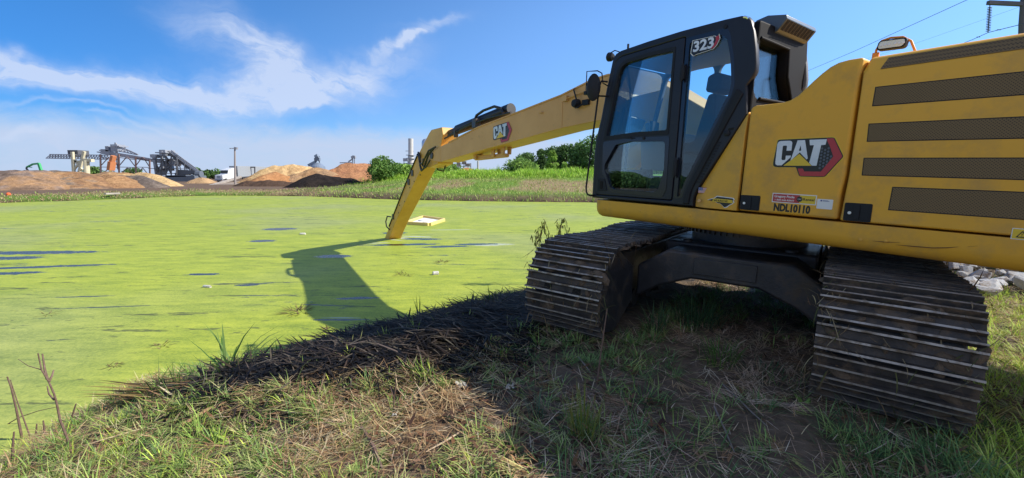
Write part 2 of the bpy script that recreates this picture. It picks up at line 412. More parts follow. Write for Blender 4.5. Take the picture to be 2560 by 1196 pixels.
def build_ground():
    xs = axis(-2500, -6.5, 9.5, 2500, .08, 1.07); ys = axis(-400, 1.2, 14, 4000, .08, 1.045)
    X, Y = np.meshgrid(xs, ys); Z = height(X, Y)
    V = np.stack([X, Y, Z], -1).reshape(-1, 3); nx, ny = len(xs), len(ys)
    i = (np.arange(ny-1)[:, None]*nx + np.arange(nx-1)[None]).ravel()
    lp = np.stack([i, i+1, i+nx+1, i+nx], 1).ravel()
    st = np.arange(len(i))*4
    d = pond_dist(X, Y).ravel(); x, y = V[:, 0], V[:, 1]
    soil = np.array([.12, .088, .068]); straw = np.array([.31, .235, .125]); green = np.array([.12, .22, .03]); dirt = np.array([.135, .092, .062]); mud = np.array([.022, .016, .012])
    c = np.tile(soil, (len(x), 1))
    n1 = fbm(x, y, .8, 4, 4)[:, None]
    c = c*(1-.45*n1) + straw*.3*n1*.6
    far = sstep(12, 30, y)[:, None]
    bermw = (sstep(-30, -10, x)*sstep(.5, 3, d))[:, None]
    gmix = np.clip(sstep(.38, .6, fbm(x, y, .22, 4, 8)), 0, 1)[:, None]
    gtop = sstep(12, 17, d + 5*(fbm(x, y, .1, 3, 6)-.5))[:, None]
    fc = dirt*(1-bermw) + bermw*((straw*.8)*(1-gmix) + green*gmix)
    fc = fc*(1-gtop*bermw) + green*1.1*gtop*bermw
    strip = (sstep(.2, .8, d)*sstep(5, 2.5, d)*(1-sstep(-30, -14, x)))[:, None]
    fc = fc*(1-strip) + (straw*(1-gmix)+green*.8*gmix)*strip
    c = c*(1-far) + fc*far
    edge = (sstep(.5, -.1, d))[:, None]; c = c*(1-edge) + mud*edge
    behind = sstep(-1, -8, y)[:, None]; c = c*(1-behind) + np.array([.46,.33,.19])*behind  # unseen ground behind the viewer, paled to bounce warm light onto the hood
    m = attr_mat('ground_soil', .9, 0, .15)
    nt = m.node_tree; N, L = nt.nodes, nt.links; b = N['Principled BSDF']; a = [n for n in N if n.type == 'ATTRIBUTE'][0]
    tc = N.new('ShaderNodeTexCoord'); nz = N.new('ShaderNodeTexNoise'); nz.inputs['Scale'].default_value = 9; nz.inputs['Detail'].default_value = 9; nz.inputs['Roughness'].default_value = .7
    L.new(tc.outputs['Object'], nz.inputs[0]); mr = N.new('ShaderNodeMapRange'); mr.inputs[1].default_value = .3; mr.inputs[2].default_value = .7; mr.inputs[3].default_value = .55; mr.inputs[4].default_value = 1.45
    L.new(nz.outputs[0], mr.inputs[0]); mx = N.new('ShaderNodeVectorMath'); mx.operation = 'SCALE'; L.new(a.outputs['Color'], mx.inputs[0]); L.new(mr.outputs[0], mx.inputs['Scale']); L.new(mx.outputs[0], b.inputs['Base Color'])
    bp = N.new('ShaderNodeBump'); bp.inputs['Strength'].default_value = .8; bp.inputs['Distance'].default_value = .03; L.new(nz.outputs[0], bp.inputs['Height']); L.new(bp.outputs[0], b.inputs['Normal'])
    o = np_mesh('ground', V, lp, st, np.full(len(st), 4), m, colr=c, smooth=True); tag(o, kind='structure'); return o
build_ground()

# ------------------------------------------------------------------ pond
def build_water():
    m = bpy.data.materials.new('duckweed_water'); m.use_nodes = True
    nt = m.node_tree; N, L = nt.nodes, nt.links; b = N['Principled BSDF']
    def M(op, a, b_=None, clamp=False):
        n = N.new('ShaderNodeMath'); n.operation = op; n.use_clamp = clamp
        for i, x in enumerate((a, b_)):
            if x is None: continue
            if hasattr(x, 'is_output'): L.new(x, n.inputs[i])
            else: n.inputs[i].default_value = x
        return n.outputs[0]
    tc = N.new('ShaderNodeTexCoord'); P = tc.outputs['Object']
    def mp(sc, rot=0.):
        n = N.new('ShaderNodeMapping'); n.inputs['Scale'].default_value = sc; n.inputs['Rotation'].default_value = (0, 0, rot); L.new(P, n.inputs[0]); return n.outputs[0]
    def nz(v, s, d=5, r=.6, dist=0.):
        n = N.new('ShaderNodeTexNoise'); n.inputs['Scale'].default_value = s; n.inputs['Detail'].default_value = d; n.inputs['Roughness'].default_value = r; n.inputs['Distortion'].default_value = dist
        L.new(v, n.inputs[0]); return n.outputs[0]
    def mrng(x, a, b_, c=0., d=1., smooth=True):
        n = N.new('ShaderNodeMapRange'); n.interpolation_type = 'SMOOTHSTEP' if smooth else 'LINEAR'
        for i, k in enumerate((a, b_, c, d)): n.inputs[i+1].default_value = k
        L.new(x, n.inputs[0]); return n.outputs[0]
    streak = nz(mp((.42, 3.4, 1), R(-12)), 1.0, 6, .64, .5)
    brk = nz(mp((1.3, 4.5, 1), R(-10)), 3.0, 5, .65)
    hole = M('ADD', M('MULTIPLY', streak, .72), M('MULTIPLY', brk, .28))
    holes = mrng(hole, .578, .615)
    spots = M('MULTIPLY', mrng(nz(mp((.8, 2.2, 1), R(-12)), 4.5, 5, .7), .635, .675), .9)
    # broad openings seen in the photograph
    sx = N.new('ShaderNodeSeparateXYZ'); L.new(P, sx.inputs[0])
    wob = M('MULTIPLY', M('SUBTRACT', brk, .5), 2.6)
    patch = None
    for (px, py, a, bb, rot) in [(985,583,.55,.30,0),(85,632,2.0,.34,4),(15,646,1.0,.3,4),(95,668,1.8,.16,12),(20,684,.8,.18,10),(835,641,.55,.28,0),(700,573,.8,.5,0),(1010,612,1.35,.22,6),(1110,617,.9,.2,8),(1190,611,.8,.2,6),(890,746,.42,.09,4),
            (510,686,.45,.12,3),(655,603,.5,.3,0),(620,713,.3,.1,6),(850,800,.5,.05,0),(1055,598,.8,.25,-6),(270,768,.8,.03,8),(210,742,.6,.04,8)]:
        c = on_z(px, py, WATER_Z); ca, sa = math.cos(R(rot)), math.sin(R(rot))
        X = M('SUBTRACT', sx.outputs[0], c.x); Y = M('SUBTRACT', sx.outputs[1], c.y)
        u = M('ADD', M('MULTIPLY', X, ca/a), M('MULTIPLY', Y, sa/a)); v = M('ADD', M('MULTIPLY', X, -sa/bb), M('MULTIPLY', Y, ca/bb))
        g = M('SUBTRACT', 1.0, M('ADD', M('MULTIPLY', u, u), M('MULTIPLY', v, v)))
        patch = g if patch is None else M('MAXIMUM', patch, g)
    pm = mrng(M('ADD', patch, wob), .1, .35)
    mask = M('MAXIMUM', pm, M('MULTIPLY', M('MULTIPLY', holes, mrng(nz(P, .35, 3, .5), .52, .62)), 1.0), clamp=True); thin = M('MAXIMUM', holes, spots, clamp=True)
    fine = nz(P, 55, 4, .7); mid = nz(mp((.6, 1.6, 1), R(-12)), 2.2, 6, .65); big = nz(P, .12, 3, .5)
    cr = N.new('ShaderNodeValToRGB'); e = cr.color_ramp.elements; e[0].position = .33; e[0].color = (.075, .12, .022, 1); e[1].position = .67; e[1].color = (.41, .455, .050, 1)
    k = e.new(.5); k.color = (.222, .285, .033, 1)
    st2 = nz(mp((.7, 5.0, 1), R(-12)), 1.6, 6, .68, .3)
    L.new(M('ADD', M('ADD', M('MULTIPLY', nz(P, 34, 5, .8), .52), M('MULTIPLY', mid, .34)), M('MULTIPLY', st2, .26)), cr.inputs[0])
    gy = N.new('ShaderNodeMix'); gy.data_type = 'RGBA'; L.new(mrng(big, .45, .65), gy.inputs[0]); L.new(cr.outputs[0], gy.inputs[6]); 
    hs = N.new('ShaderNodeHueSaturation'); hs.inputs['Saturation'].default_value = .82; hs.inputs['Value'].default_value = .92; L.new(cr.outputs[0], hs.inputs['Color']); L.new(hs.outputs[0], gy.inputs[7])
    scum = None
    for (px, py, a, bb, rot) in [(1040,592,.75,.16,-14),(985,600,.5,.10,-30),(945,608,.4,.10,20),(1010,596,.2,.25,40),(1230,612,.8,.3,10),(700,572,.5,.2,0),(1130,575,1.2,.12,4),(850,795,.45,.03,0)]:
        c = on_z(px, py, WATER_Z); ca, sa = math.cos(R(rot)), math.sin(R(rot))
        X = M('SUBTRACT', sx.outputs[0], c.x); Y = M('SUBTRACT', sx.outputs[1], c.y)
        u = M('ADD', M('MULTIPLY', X, ca/a), M('MULTIPLY', Y, sa/a)); v = M('ADD', M('MULTIPLY', X, -sa/bb), M('MULTIPLY', Y, ca/bb))
        g = M('SUBTRACT', 1.0, M('ADD', M('MULTIPLY', u, u), M('MULTIPLY', v, v))); scum = g if scum is None else M('MAXIMUM', scum, g)
    sm = M('MULTIPLY', mrng(M('ADD', scum, M('MULTIPLY', wob, 1.3)), .15, .7), .75)
    sc = N.new('ShaderNodeMix'); sc.data_type = 'RGBA'; L.new(sm, sc.inputs[0]); L.new(gy.outputs[2], sc.inputs[6]); sc.inputs[7].default_value = (.42, .46, .40, 1)
    ol = N.new('ShaderNodeMix'); ol.data_type = 'RGBA'; L.new(M('MULTIPLY', thin, .8), ol.inputs[0]); L.new(sc.outputs[2], ol.inputs[6]); ol.inputs[7].default_value = (.060, .075, .032, 1)
    L.new(ol.outputs[2], b.inputs['Base Color']); b.inputs['Roughness'].default_value = .62; b.inputs['Specular IOR Level'].default_value = .28
    bp = N.new('ShaderNodeBump'); bp.inputs['Strength'].default_value = .5; bp.inputs['Distance'].default_value = .006; L.new(M('ADD', fine, M('MULTIPLY', mid, .8)), bp.inputs['Height']); L.new(bp.outputs[0], b.inputs['Normal'])
    w = N.new('ShaderNodeBsdfPrincipled'); w.inputs['Base Color'].default_value = (.022, .028, .024, 1); w.inputs['Roughness'].default_value = .22; w.inputs['IOR'].default_value = 1.33
    wb = N.new('ShaderNodeBump'); wb.inputs['Strength'].default_value = .35; wb.inputs['Distance'].default_value = .01; L.new(fine, wb.inputs['Height']); L.new(wb.outputs[0], w.inputs['Normal'])
    mx = N.new('ShaderNodeMixShader'); L.new(mask, mx.inputs[0]); L.new(b.outputs[0], mx.inputs[1]); L.new(w.outputs[0], mx.inputs[2]); L.new(mx.outputs[0], N['Material Output'].inputs[0])
    # sheet a little larger than the shore line; the banks rise through it
    cx, cy = POND.mean(0); pts = []
    for i in range(len(POND)):
        a, p, c = POND[i-1], POND[i], POND[(i+1) % len(POND)]
        n = np.array([(c-a)[1], -(c-a)[0]]); n = n/np.linalg.norm(n); pts.append(p + n*.8)
    me = curve_mesh([[(float(p[0]), float(p[1])) for p in pts]], 0.0)
    o = mesh_obj('pond_water', me, m, None, Matrix.Translation((0, 0, WATER_Z))); tag(o, kind='structure')
    o.data.polygons.foreach_set('use_smooth', [False]*len(o.data.polygons))
build_water()

# ------------------------------------------------------------------ excavator
def mesh_pattern_mat(name, base, dark, freq):
    """perforated sheet: fine round holes"""
    m = bpy.data.materials.new(name); m.use_nodes = True; nt = m.node_tree; N, L = nt.nodes, nt.links; b = N['Principled BSDF']
    tc = N.new('ShaderNodeTexCoord'); vo = N.new('ShaderNodeTexVoronoi'); vo.inputs['Scale'].default_value = freq; vo.inputs['Randomness'].default_value = 0
    mp = N.new('ShaderNodeMapping'); mp.inputs['Rotation'].default_value = (0, R(45), 0); L.new(tc.outputs['Object'], mp.inputs[0]); L.new(mp.outputs[0], vo.inputs[0])
    mr = N.new('ShaderNodeMapRange'); mr.inputs[1].default_value = .36; mr.inputs[2].default_value = .46; L.new(vo.outputs[0], mr.inputs[0])
    ns = N.new('ShaderNodeTexNoise'); ns.inputs['Scale'].default_value = 3; mp2 = N.new('ShaderNodeMapping'); mp2.inputs['Scale'].default_value = (3, 1, .4); L.new(tc.outputs['Object'], mp2.inputs[0]); L.new(mp2.outputs[0], ns.inputs[0])
    dk = N.new('ShaderNodeMix'); dk.data_type = 'RGBA'; L.new(ns.outputs[0], dk.inputs[0]); dk.inputs[6].default_value = (*[c*.4 for c in dark], 1); dk.inputs[7].default_value = (*[c*2.2 for c in dark], 1)
    mx = N.new('ShaderNodeMix'); mx.data_type = 'RGBA'; L.new(mr.outputs[0], mx.inputs[0]); L.new(dk.outputs[2], mx.inputs[6]); mx.inputs[7].default_value = (*base, 1)
    L.new(mx.outputs[2], b.inputs['Base Color']); b.inputs['Roughness'].default_value = .6; return m
m_yel = mat('yellow_paint', (.74, .385, .040), .5, var=[(.71, .37, .036), (.77, .40, .044)], scale=1.3, dirt=(.34, .225, .10), dirt_scale=3.2, dirt_lo=.48, dirt_hi=.90, coat=.0, spec=.35, bump=.03, bscale=300)
m_yel2 = mat('worn_yellow_paint', (.62, .34, .11), .5, var=[(.56, .30, .09), (.66, .37, .13)], scale=1.6, dirt=(.22, .15, .07), dirt_scale=5, dirt_lo=.62, dirt_hi=.82, bump=.05, bscale=120)
m_yel3 = mat('stick_yellow_paint', (.66, .36, .05), .45, var=[(.58, .30, .05), (.70, .40, .08)], scale=2, dirt=(.06, .035, .02), dirt_scale=9, dirt_lo=.66, dirt_hi=.74, bump=.05, bscale=120)
m_blk = mat('cab_black_paint', (.011, .012, .020), .42, spec=.38, var=[(.009, .010, .017), (.014, .015, .024)], scale=4, dirt=(.06, .055, .05), dirt_scale=5, dirt_lo=.62, dirt_hi=.95)
m_blk2 = mat('black_plastic', (.011, .012, .016), .58, spec=.3, var=[(.009, .010, .014), (.015, .016, .02)], scale=8)
m_frit = mat('black_glass_border', (.012, .015, .026), .18)
m_rub = mat('rubber_hose', (.013, .013, .014), .5)
m_steel = mat('track_steel', (.05, .043, .038), .6, .2, var=[(.024, .020, .018), (.075, .062, .054)], scale=7, dirt=(.15, .10, .06), dirt_scale=6, dirt_lo=.50, dirt_hi=.66, bump=.35, bscale=60)
m_worn = mat('worn_grouser_steel', (.40, .36, .32), .42, .35, dirt=(.16, .12, .08), dirt_scale=8, dirt_lo=.44, dirt_hi=.62)
m_hole = mat('mud_slot', (.006, .005, .004), .9)
m_mud = mat('packed_mud', (.10,.068,.042), .9, var=[(.06,.04,.025),(.16,.11,.07)], scale=12, bump=.6, bscale=60)
m_under = mat('undercarriage_black', (.032, .034, .040), .36, .1, var=[(.022, .023, .027), (.046, .048, .055)], scale=4, dirt=(.11, .078, .05), dirt_scale=4, dirt_lo=.5, dirt_hi=.7, bump=.2, bscale=40)
m_chrome = mat('chrome', (.75, .76, .78), .12, 1.)
m_glass = glass_mat('cab_glass')
m_int = mat('cab_trim', (.10, .115, .14), .7); m_seat = mat('seat_fabric', (.022, .024, .030), .85, bump=.3, bscale=120)
m_grille = mesh_pattern_mat('perforated_grille', (.17, .108, .042), (.040, .026, .012), 85)
m_wht = mat('white_vinyl', (.72, .72, .70), .45); m_red = mat('red_vinyl', (.42, .030, .040), .35); m_dk = mat('black_vinyl', (.012, .011, .012), .4)
m_ylv = mat('yellow_vinyl', (.70, .48, .03), .4); m_silver = mat('silver_vinyl', (.62, .64, .66), .35, .2, var=[(.50, .54, .60), (.78, .78, .78)], scale=3); m_blue = mat('blue_vinyl', (.03, .05, .22), .45)
m_orange = mat('orange_bracket', (.80, .28, .02), .5); m_lens = mat('lamp_lens', (.62, .66, .60), .12, coat=.6)
m_brownslat = mat('brown_lens', (.028, .021, .020), .5)
m_straw_v = attr_mat('straw', .85, .1, .1); m_leaf_v = attr_mat('blade', .62, .3, .25)

from mathutils import Quaternion
EX_O = Vector((2.747, 5.082, 0.0)); AX, AY, UPYAW, UCYAW = .012, .021, 2.170, .926
EXM = Matrix.Rotation(AX, 4, 'X') @ Matrix.Rotation(AY, 4, 'Y') @ Matrix.Rotation(UPYAW, 4, 'Z')
ex = empty('excavator', EX_O, 0, 'yellow and black long reach excavator on the bank, its arm down in the pond', 'excavator')
ex.rotation_euler = EXM.to_euler()
def T(x, y, z): return Matrix.Translation((x, y, z))

# --- crawler tracks (built in the undercarriage's own axes: x away from the camera)
UCROT = UCYAW - UPYAW
def contour(n_dense=400):
    pts = []
    def sup(t, cx, sgn):
        c, s = math.cos(t), math.sin(t); e = 2/2.25
        return (cx + sgn*.50*abs(c)**e, .415 + .44*math.copysign(abs(s)**e, s))
    for i in range(60): pts.append((-1.72 + 3.44*i/60, -.025))
    for i in range(60): pts.append(sup(-math.pi/2 + math.pi*i/60, 1.72, 1))
    for i in range(60):
        x = 1.72 - 3.44*i/60; pts.append((x, .855 - .03*math.sin(math.pi*i/60*2)**2))
    for i in range(60): pts.append(sup(math.pi/2 - math.pi*i/60, -1.72, -1))
    P = np.array(pts + [pts[0]]); s = np.concatenate([[0], np.cumsum(np.hypot(*np.diff(P, axis=0).T))]); return P, s
CP, CS = contour(); SHOE_N = round(CS[-1]/.19); PITCH_S = CS[-1]/SHOE_N
def track(v0, first=None):
    W = .80; h = .010; g = .046
    belt = MB(); sec = [(0,0),(0,g),(.014,g),(.022,h),(.074,h),(.080,g*.92),(.094,g*.92),(.101,h),(.150,h),(.158,g),(.172,g),(.172,0)]
    tips = {1, 5, 9}
    for k in range(SHOE_N):
        s0 = k*PITCH_S; a = np.array([np.interp(s0+d, CS, CP[:,0]) for d in (0, .17)]); b = np.array([np.interp(s0+d, CS, CP[:,1]) for d in (0, .17)])
        t = np.array([a[1]-a[0], b[1]-b[0]]); t /= np.linalg.norm(t); n = np.array([t[1], -t[0]])
        jit = random.uniform(-.004, .004); w0, w1 = -W/2 + random.uniform(-.006, .006), W/2 + random.uniform(-.006, .006)
        pr = [(a[0]+t[0]*p+n[0]*(q+jit), b[0]+t[1]*p+n[1]*(q+jit)) for p, q in sec]; m = len(pr)
        vs_ = [(p[0], w0, p[1]) for p in pr] + [(p[0], w1, p[1]) for p in pr]
        for i in range(m):
            belt.add([vs_[i], vs_[(i+1) % m], vs_[m+(i+1) % m], vs_[m+i]], [(0,1,2,3)], 1 if i in tips else 0)
        belt.add(vs_, [tuple(range(m))[::-1], tuple(range(m, 2*m))], 0)
        for y0 in (-.20, .11) if random.random() < .45 else ():
            q = [(a[0]+t[0]*p+n[0]*(h+.0015+jit), b[0]+t[1]*p+n[1]*(h+.0015+jit)) for p in (.105, .152)]
            belt.add([(q[0][0], y0, q[0][1]), (q[1][0], y0, q[1][1]), (q[1][0], y0+.085, q[1][1]), (q[0][0], y0+.085, q[0][1])], [(0,1,2,3)], 2)
    for k in range(260):
        s0 = random.uniform(0, CS[-1]); p = (np.interp(s0, CS, CP[:,0]), np.interp(s0, CS, CP[:,1])); q = (np.interp((s0+.02) % CS[-1], CS, CP[:,0]), np.interp((s0+.02) % CS[-1], CS, CP[:,1]))
        a_ = math.atan2(q[1]-p[1], q[0]-p[0]); r1, r2 = random.uniform(.02,.075), random.uniform(.015,.035); y0 = random.choice((-1,1))*random.betavariate(2,1.2)*.38
        belt.lathe([(.1,-.2),(1,0),(.8,.5),(.3,.9),(0,1)], 7, 3, T(p[0], y0, p[1]) @ Matrix.Rotation(-a_, 4, 'Y') @ Matrix.Rotation(math.pi, 4, 'X') @ Matrix.Rotation(random.uniform(0,3), 4, 'Z') @ Matrix.Diagonal((r1*.7, r1*1.5, r2*1.25, 1)))
    o = belt.build('crawler_track', [m_steel, m_worn, m_hole, m_mud], ex, smooth=False, fix=False)
    o.location = Matrix.Rotation(UCROT, 3, 'Z') @ Vector((0, v0, 0)); o.rotation_euler = (0, 0, UCROT)
    # chain links just inside the shoes
    ch = MB()
    inset = lambda d: [((x-0)*(1-d/2.2), .415+(z-.415)*(1-d/.44)) for x, z in CP[:-1:4]]
    for y0 in (-.13, .05): ch.prism(inset(.05), y0, y0+.08)
    ch.build('track_chain', m_steel, o)
    ing = inset(.03)
    for sgn in (-1, 1):
        e = MB(); prof = [p for p in ing if p[0]*sgn > 1.62]
        cz = sorted(prof, key=lambda p: math.atan2(p[1]-.415, (p[0]*sgn)-1.62))
        prof = cz + [(1.28*sgn, .60), (1.28*sgn, .23)]
        e.prism(prof, -.33, .33); e.build('idler_guard', m_under, o, bevel=.012)
    fr = MB(); fr.prism([(-1.5,.20),(1.5,.20),(1.5,.66),(1.3,.72),(-1.3,.72),(-1.5,.66)], -.20, .20); fr.build('track_frame', m_under, o, bevel=.02)
    for i in range(7):
        r = MB(); r.lathe([(.0,-.22),(.10,-.22),(.12,-.16),(.085,-.13),(.085,.13),(.12,.16),(.10,.22),(0,.22)], 16, 0, Matrix.Translation((-1.35+.45*i, 0, .15)) @ Matrix.Rotation(math.pi/2, 4, 'X'))
        r.build('track_roller', m_under, o)
    # straw and weed caught on the shoes
    n = 420; s = np.where(rng.random(n) < .7, rng.uniform(CS[60]+5.0, CS[-1]+0, n), rng.uniform(CS[120], CS[180], n)) % CS[-1]
    v = np.where(rng.random(n) < .45, np.where(rng.random(n) < .75, -.40, .36)+rng.uniform(-.06, .10, n), rng.uniform(-.38, .38, n))
    if first: v = np.where(rng.random(n) < .4, .38+rng.uniform(-.1, .04, n), v)
    px, pz = np.interp(s, CS, CP[:,0]), np.interp(s, CS, CP[:,1]); nx, nz_ = px - np.clip(px, -1.7, 1.7), pz-.415
    ln = np.hypot(nx, nz_)+1e-6; P = np.stack([px+nx/ln*.03, v, pz+nz_/ln*.03], 1)
    V, lp, st, tt, c = blades(P, rng.uniform(.06, .30, n), rng.uniform(.004, .008, n), rng.uniform(0, 6.28, n), rng.uniform(.8, 2.6, n), rng.uniform(-.8, 1.2, n), pick([(.20,.14,.075),(.12,.08,.045),(.27,.21,.12),(.09,.10,.035)], n))
    np_mesh('caught_straw', V, lp, st, tt, m_straw_v, o, c)['kind'] = 'stuff'
    return o
track(-1.19, True); track(1.19)

# --- carbody under the slew ring
MU = Matrix.Rotation(UCROT, 4, 'Z')
cb = MB()
def armp(u0, u1):
    top = [(-.86,.60),(-.55,.80),(.55,.80),(.86,.60)]; bot = [(.86,.24),(.62,.40),(.3,.53),(-.3,.53),(-.62,.40),(-.86,.24)]
    cb.prism([(p[0], p[1]) for p in top+bot], u0, u1, 'x', 0, MU)
armp(-1.18, -.62); armp(.62, 1.18)
cb.prism([(-.72,.56),(.72,.56),(.72,.835),(-.72,.835)], -.70, .70, 'x', 0, MU)
cb.prism([(-.86,.60),(-.74,.835),(-.72,.56),(-.80,.50)], -.5, .5, 'x', 0, MU).prism([(.86,.60),(.80,.50),(.72,.56),(.74,.835)], -.5, .5, 'x', 0, MU)
cbo = cb.build('carbody', m_under, ex, bevel=.025)
for u_ in (-.3, .3):
    for v_ in (-.45, .45):
        k = MB(); k.lathe([(.055,0),(.055,.018),(.04,.03)], 12, 0, MU @ T(u_*2.2, v_*1.1, .835)); k.build('cover_bolt', m_under, cbo)
cp = MB(); cp.box((-.28,-.005,.56),(.28,.012,.72), 0, MU @ T(-1.185,0,.03) @ Matrix.Rotation(R(90), 4, 'Z')); cp.build('cover_plate', m_under, cbo, bevel=.004)
sr = MB(); sr.lathe([(.60,.835),(.60,.93),(.70,.935),(.70,.99),(.64,.995),(.64,1.06)], 56)
for k in range(72):
    t = 2*math.pi*k/72; sr.box((.695,-.014,.94),(.722,.014,.985), 0, Matrix.Rotation(t, 4, 'Z'))
sr.build('slew_ring', m_under, ex, smooth=True)

# --- upper structure
sk = MB()
cs = [(1.354,1.252),(1.354,1.16),(1.345,1.115),(1.322,1.080),(1.285,1.058),(1.24,1.052),(1.05,1.052),(1.05,1.252)]
def skirt(sgn):
    # along x with a rounded front end turning inwards
    path = [(-2.34,0.),(1.06,0.)] + [(1.06+.17*math.sin(t), -.17*(1-math.cos(t))) for t in [R(18*i) for i in range(1, 6)]] + [(1.23,-.36)]
    vs_ = []; n = len(cs)
    for i, (x, dy) in enumerate(path):
        a = 0 if i < 2 else (R(18*(i-1)) if i < 7 else R(90)); a = min(a, R(90))
        for (y, z) in cs:
            off = y-1.354
            vs_.append((x + off*math.sin(a)*(1 if i >= 2 else 0), sgn*(1.354 + dy + off*math.cos(a)), z))
    fs = []
    for i in range(len(path)-1):
        for k in range(n): fs.append((i*n+k, i*n+(k+1) % n, (i+1)*n+(k+1) % n, (i+1)*n+k))
    fs += [tuple(range(n)), tuple(range((len(path)-1)*n, len(path)*n))[::-1]]
    sk.add(vs_, fs)
skirt(1); skirt(-1)
sf = sk.build('swing_frame', m_yel, ex, ang=50)
dp = MB(); dp.box((-2.33,-1.06,1.075),(1.05,1.06,1.235)); dp.box((.9,-.95,1.08),(1.20,.95,1.24)); dp.build('deck_plate', m_under, sf)
sc_ = MB()
for pts in ([(-1.68,1.3565,1.135),(-1.76,1.3565,1.138),(-1.86,1.3565,1.142),(-1.93,1.3565,1.154),(-1.98,1.3565,1.168)], [(-1.55,1.3565,1.143),(-1.62,1.3565,1.145),(-1.70,1.3565,1.154)], [(-2.02,1.3565,1.175),(-2.06,1.3565,1.186)]): sc_.tube(pts, [.0006]+[.0024]*(len(pts)-2)+[.0006], 5)
sc_.build('paint_scratch', mat('scratch_bare', (.10, .03, .02), .7), sf)
for x, z in ((.477,1.175),(-.123,1.185),(-1.481,1.141),(-1.623,1.150),(1.0,1.16)):
    bo = MB(); bo.lathe([(.012,0),(.012,.002),(.008,.004)], 12, 0, T(x,1.3535,z) @ Matrix.Rotation(-math.pi/2, 4, 'X')); bo.build('bolt', m_yel, sf)

# engine hood body
hb = MB(); prof = [(-.62,1.26),(-.62,2.05),(-.70,2.09),(-.90,2.10),(-1.02,2.20),(-1.14,2.32),(-1.24,2.365),(-1.36,2.375),(-2.34,2.375),(-2.34,1.26)]
hb.prism(prof, -1.28, 1.24); hb.build('engine_hood', m_yel, ex, bevel=.02)
# cover beside the cab with a folded front edge
tp = MB()
A, B, C, D = (-.568,1.300,2.115), (-.163,1.300,1.441), (-.132,1.300,1.363), (-.132,1.300,1.268)
A2, B2, C2 = (-.5735,1.354,1.93), (-.283,1.354,1.412), (-.277,1.354,1.268)
E2, E1 = (-.566,1.354,1.268), (-.577,1.335,2.112)
bk = lambda p: (p[0], 1.26, p[2])
vs_ = [A, B, C, D, A2, B2, C2, E2, E1] + [bk(p) for p in (A, B, C, D, E2, E1)]
tp.add(vs_, [(8,0,1,4),(4,1,5),(1,2,5),(5,2,3,6),(4,5,6,7),(8,4,7),(0,9,10,1),(1,10,11,2),(2,11,12,3),(8,14,9,0),(7,13,14,8),(6,3,12,13,7),(9,14,13,12,11,10)])
side_cover = tp.build('side_cover', m_yel, ex, bevel=.006)
hp = MB(); hp.box((-.565,1.350,1.955),(-.505,1.3555,1.975)); hp.build('slot', m_hole, side_cover)
bb = MB(); bb.lathe([(.017,0),(.017,.006),(.010,.011)], 14, 0, T(-.203,1.354,1.33) @ Matrix.Rotation(-math.pi/2, 4, 'X')); bb.build('bolt', m_yel2, side_cover)
def solid_panel(name, outline, y0, y1, m, bevel=.03):
    p = MB(); p.prism(outline, y0, y1); return p.build(name, m, ex, bevel=bevel, seg=3)
door_out = [(-.583,1.272),(-.596,2.10)] + [(-.60,2.13),(-.615,2.150),(-.64,2.158)] + [(-.84,2.158),(-.90,2.170),(-.955,2.200),(-1.00,2.245),(-1.05,2.295),(-1.10,2.340),(-1.15,2.378),(-1.20,2.400),(-1.26,2.408),(-1.352,2.408),(-1.342,2.28),(-1.338,1.983),(-1.336,1.60),(-1.322,1.45),(-1.322,1.268)]
door = solid_panel('service_door', door_out, 1.10, 1.354, m_yel, .022)
pc = MB()
csn = [(1.10,1.265),(1.354,1.265),(1.354,1.60),(1.3545,2.285),(1.345,2.306),(1.305,2.388),(1.285,2.405),(1.24,2.418),(1.10,2.425)]
pc.prism(csn, -2.34, -1.357, 'x'); 
for i, v in enumerate(pc.v):
    if v[0] > -1.5: pc.v[i] = (v[0] + (.018 if v[2] < 1.55 else 0) + (-.012 if v[2] > 2.3 else 0), v[1], v[2])
panel = pc.build('engine_panel', m_yel, ex, bevel=.012)
def grille(pts, y=1.3565):
    g = MB(); g.prism(pts, y-.006, y); go_ = g.build('grille', m_grille, panel, smooth=False)
    e = MB(); cx, cz = sum(p[0] for p in pts)/4, sum(p[1] for p in pts)/4; e.prism([(p[0]+(.006 if p[0] > cx else 0), p[1]+(.006 if p[1] > cz else -.006)) for p in pts], y-.006, y-.0012); e.build('grille_recess_shade', m_blk2, panel, smooth=False)  # black edge round the grille, drawn as recess shade to add depth
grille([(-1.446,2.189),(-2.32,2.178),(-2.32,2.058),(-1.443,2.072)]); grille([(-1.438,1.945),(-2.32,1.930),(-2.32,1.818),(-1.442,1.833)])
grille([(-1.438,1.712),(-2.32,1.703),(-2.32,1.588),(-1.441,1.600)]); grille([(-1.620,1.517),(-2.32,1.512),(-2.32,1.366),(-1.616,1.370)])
g = MB(); q = [(-1.452,1.345,2.310),(-2.33,1.345,2.310),(-2.33,1.309,2.384),(-1.478,1.309,2.384)]; nn = Vector((0,.9,.44))
g.add([tuple(Vector(p)+nn*.003) for p in q]+[tuple(Vector(p)-nn*.004) for p in q], [(0,1,2,3),(0,4,5,1),(1,5,6,2),(2,6,7,3),(3,7,4,0)]); g.build('grille', m_grille, panel, smooth=False)
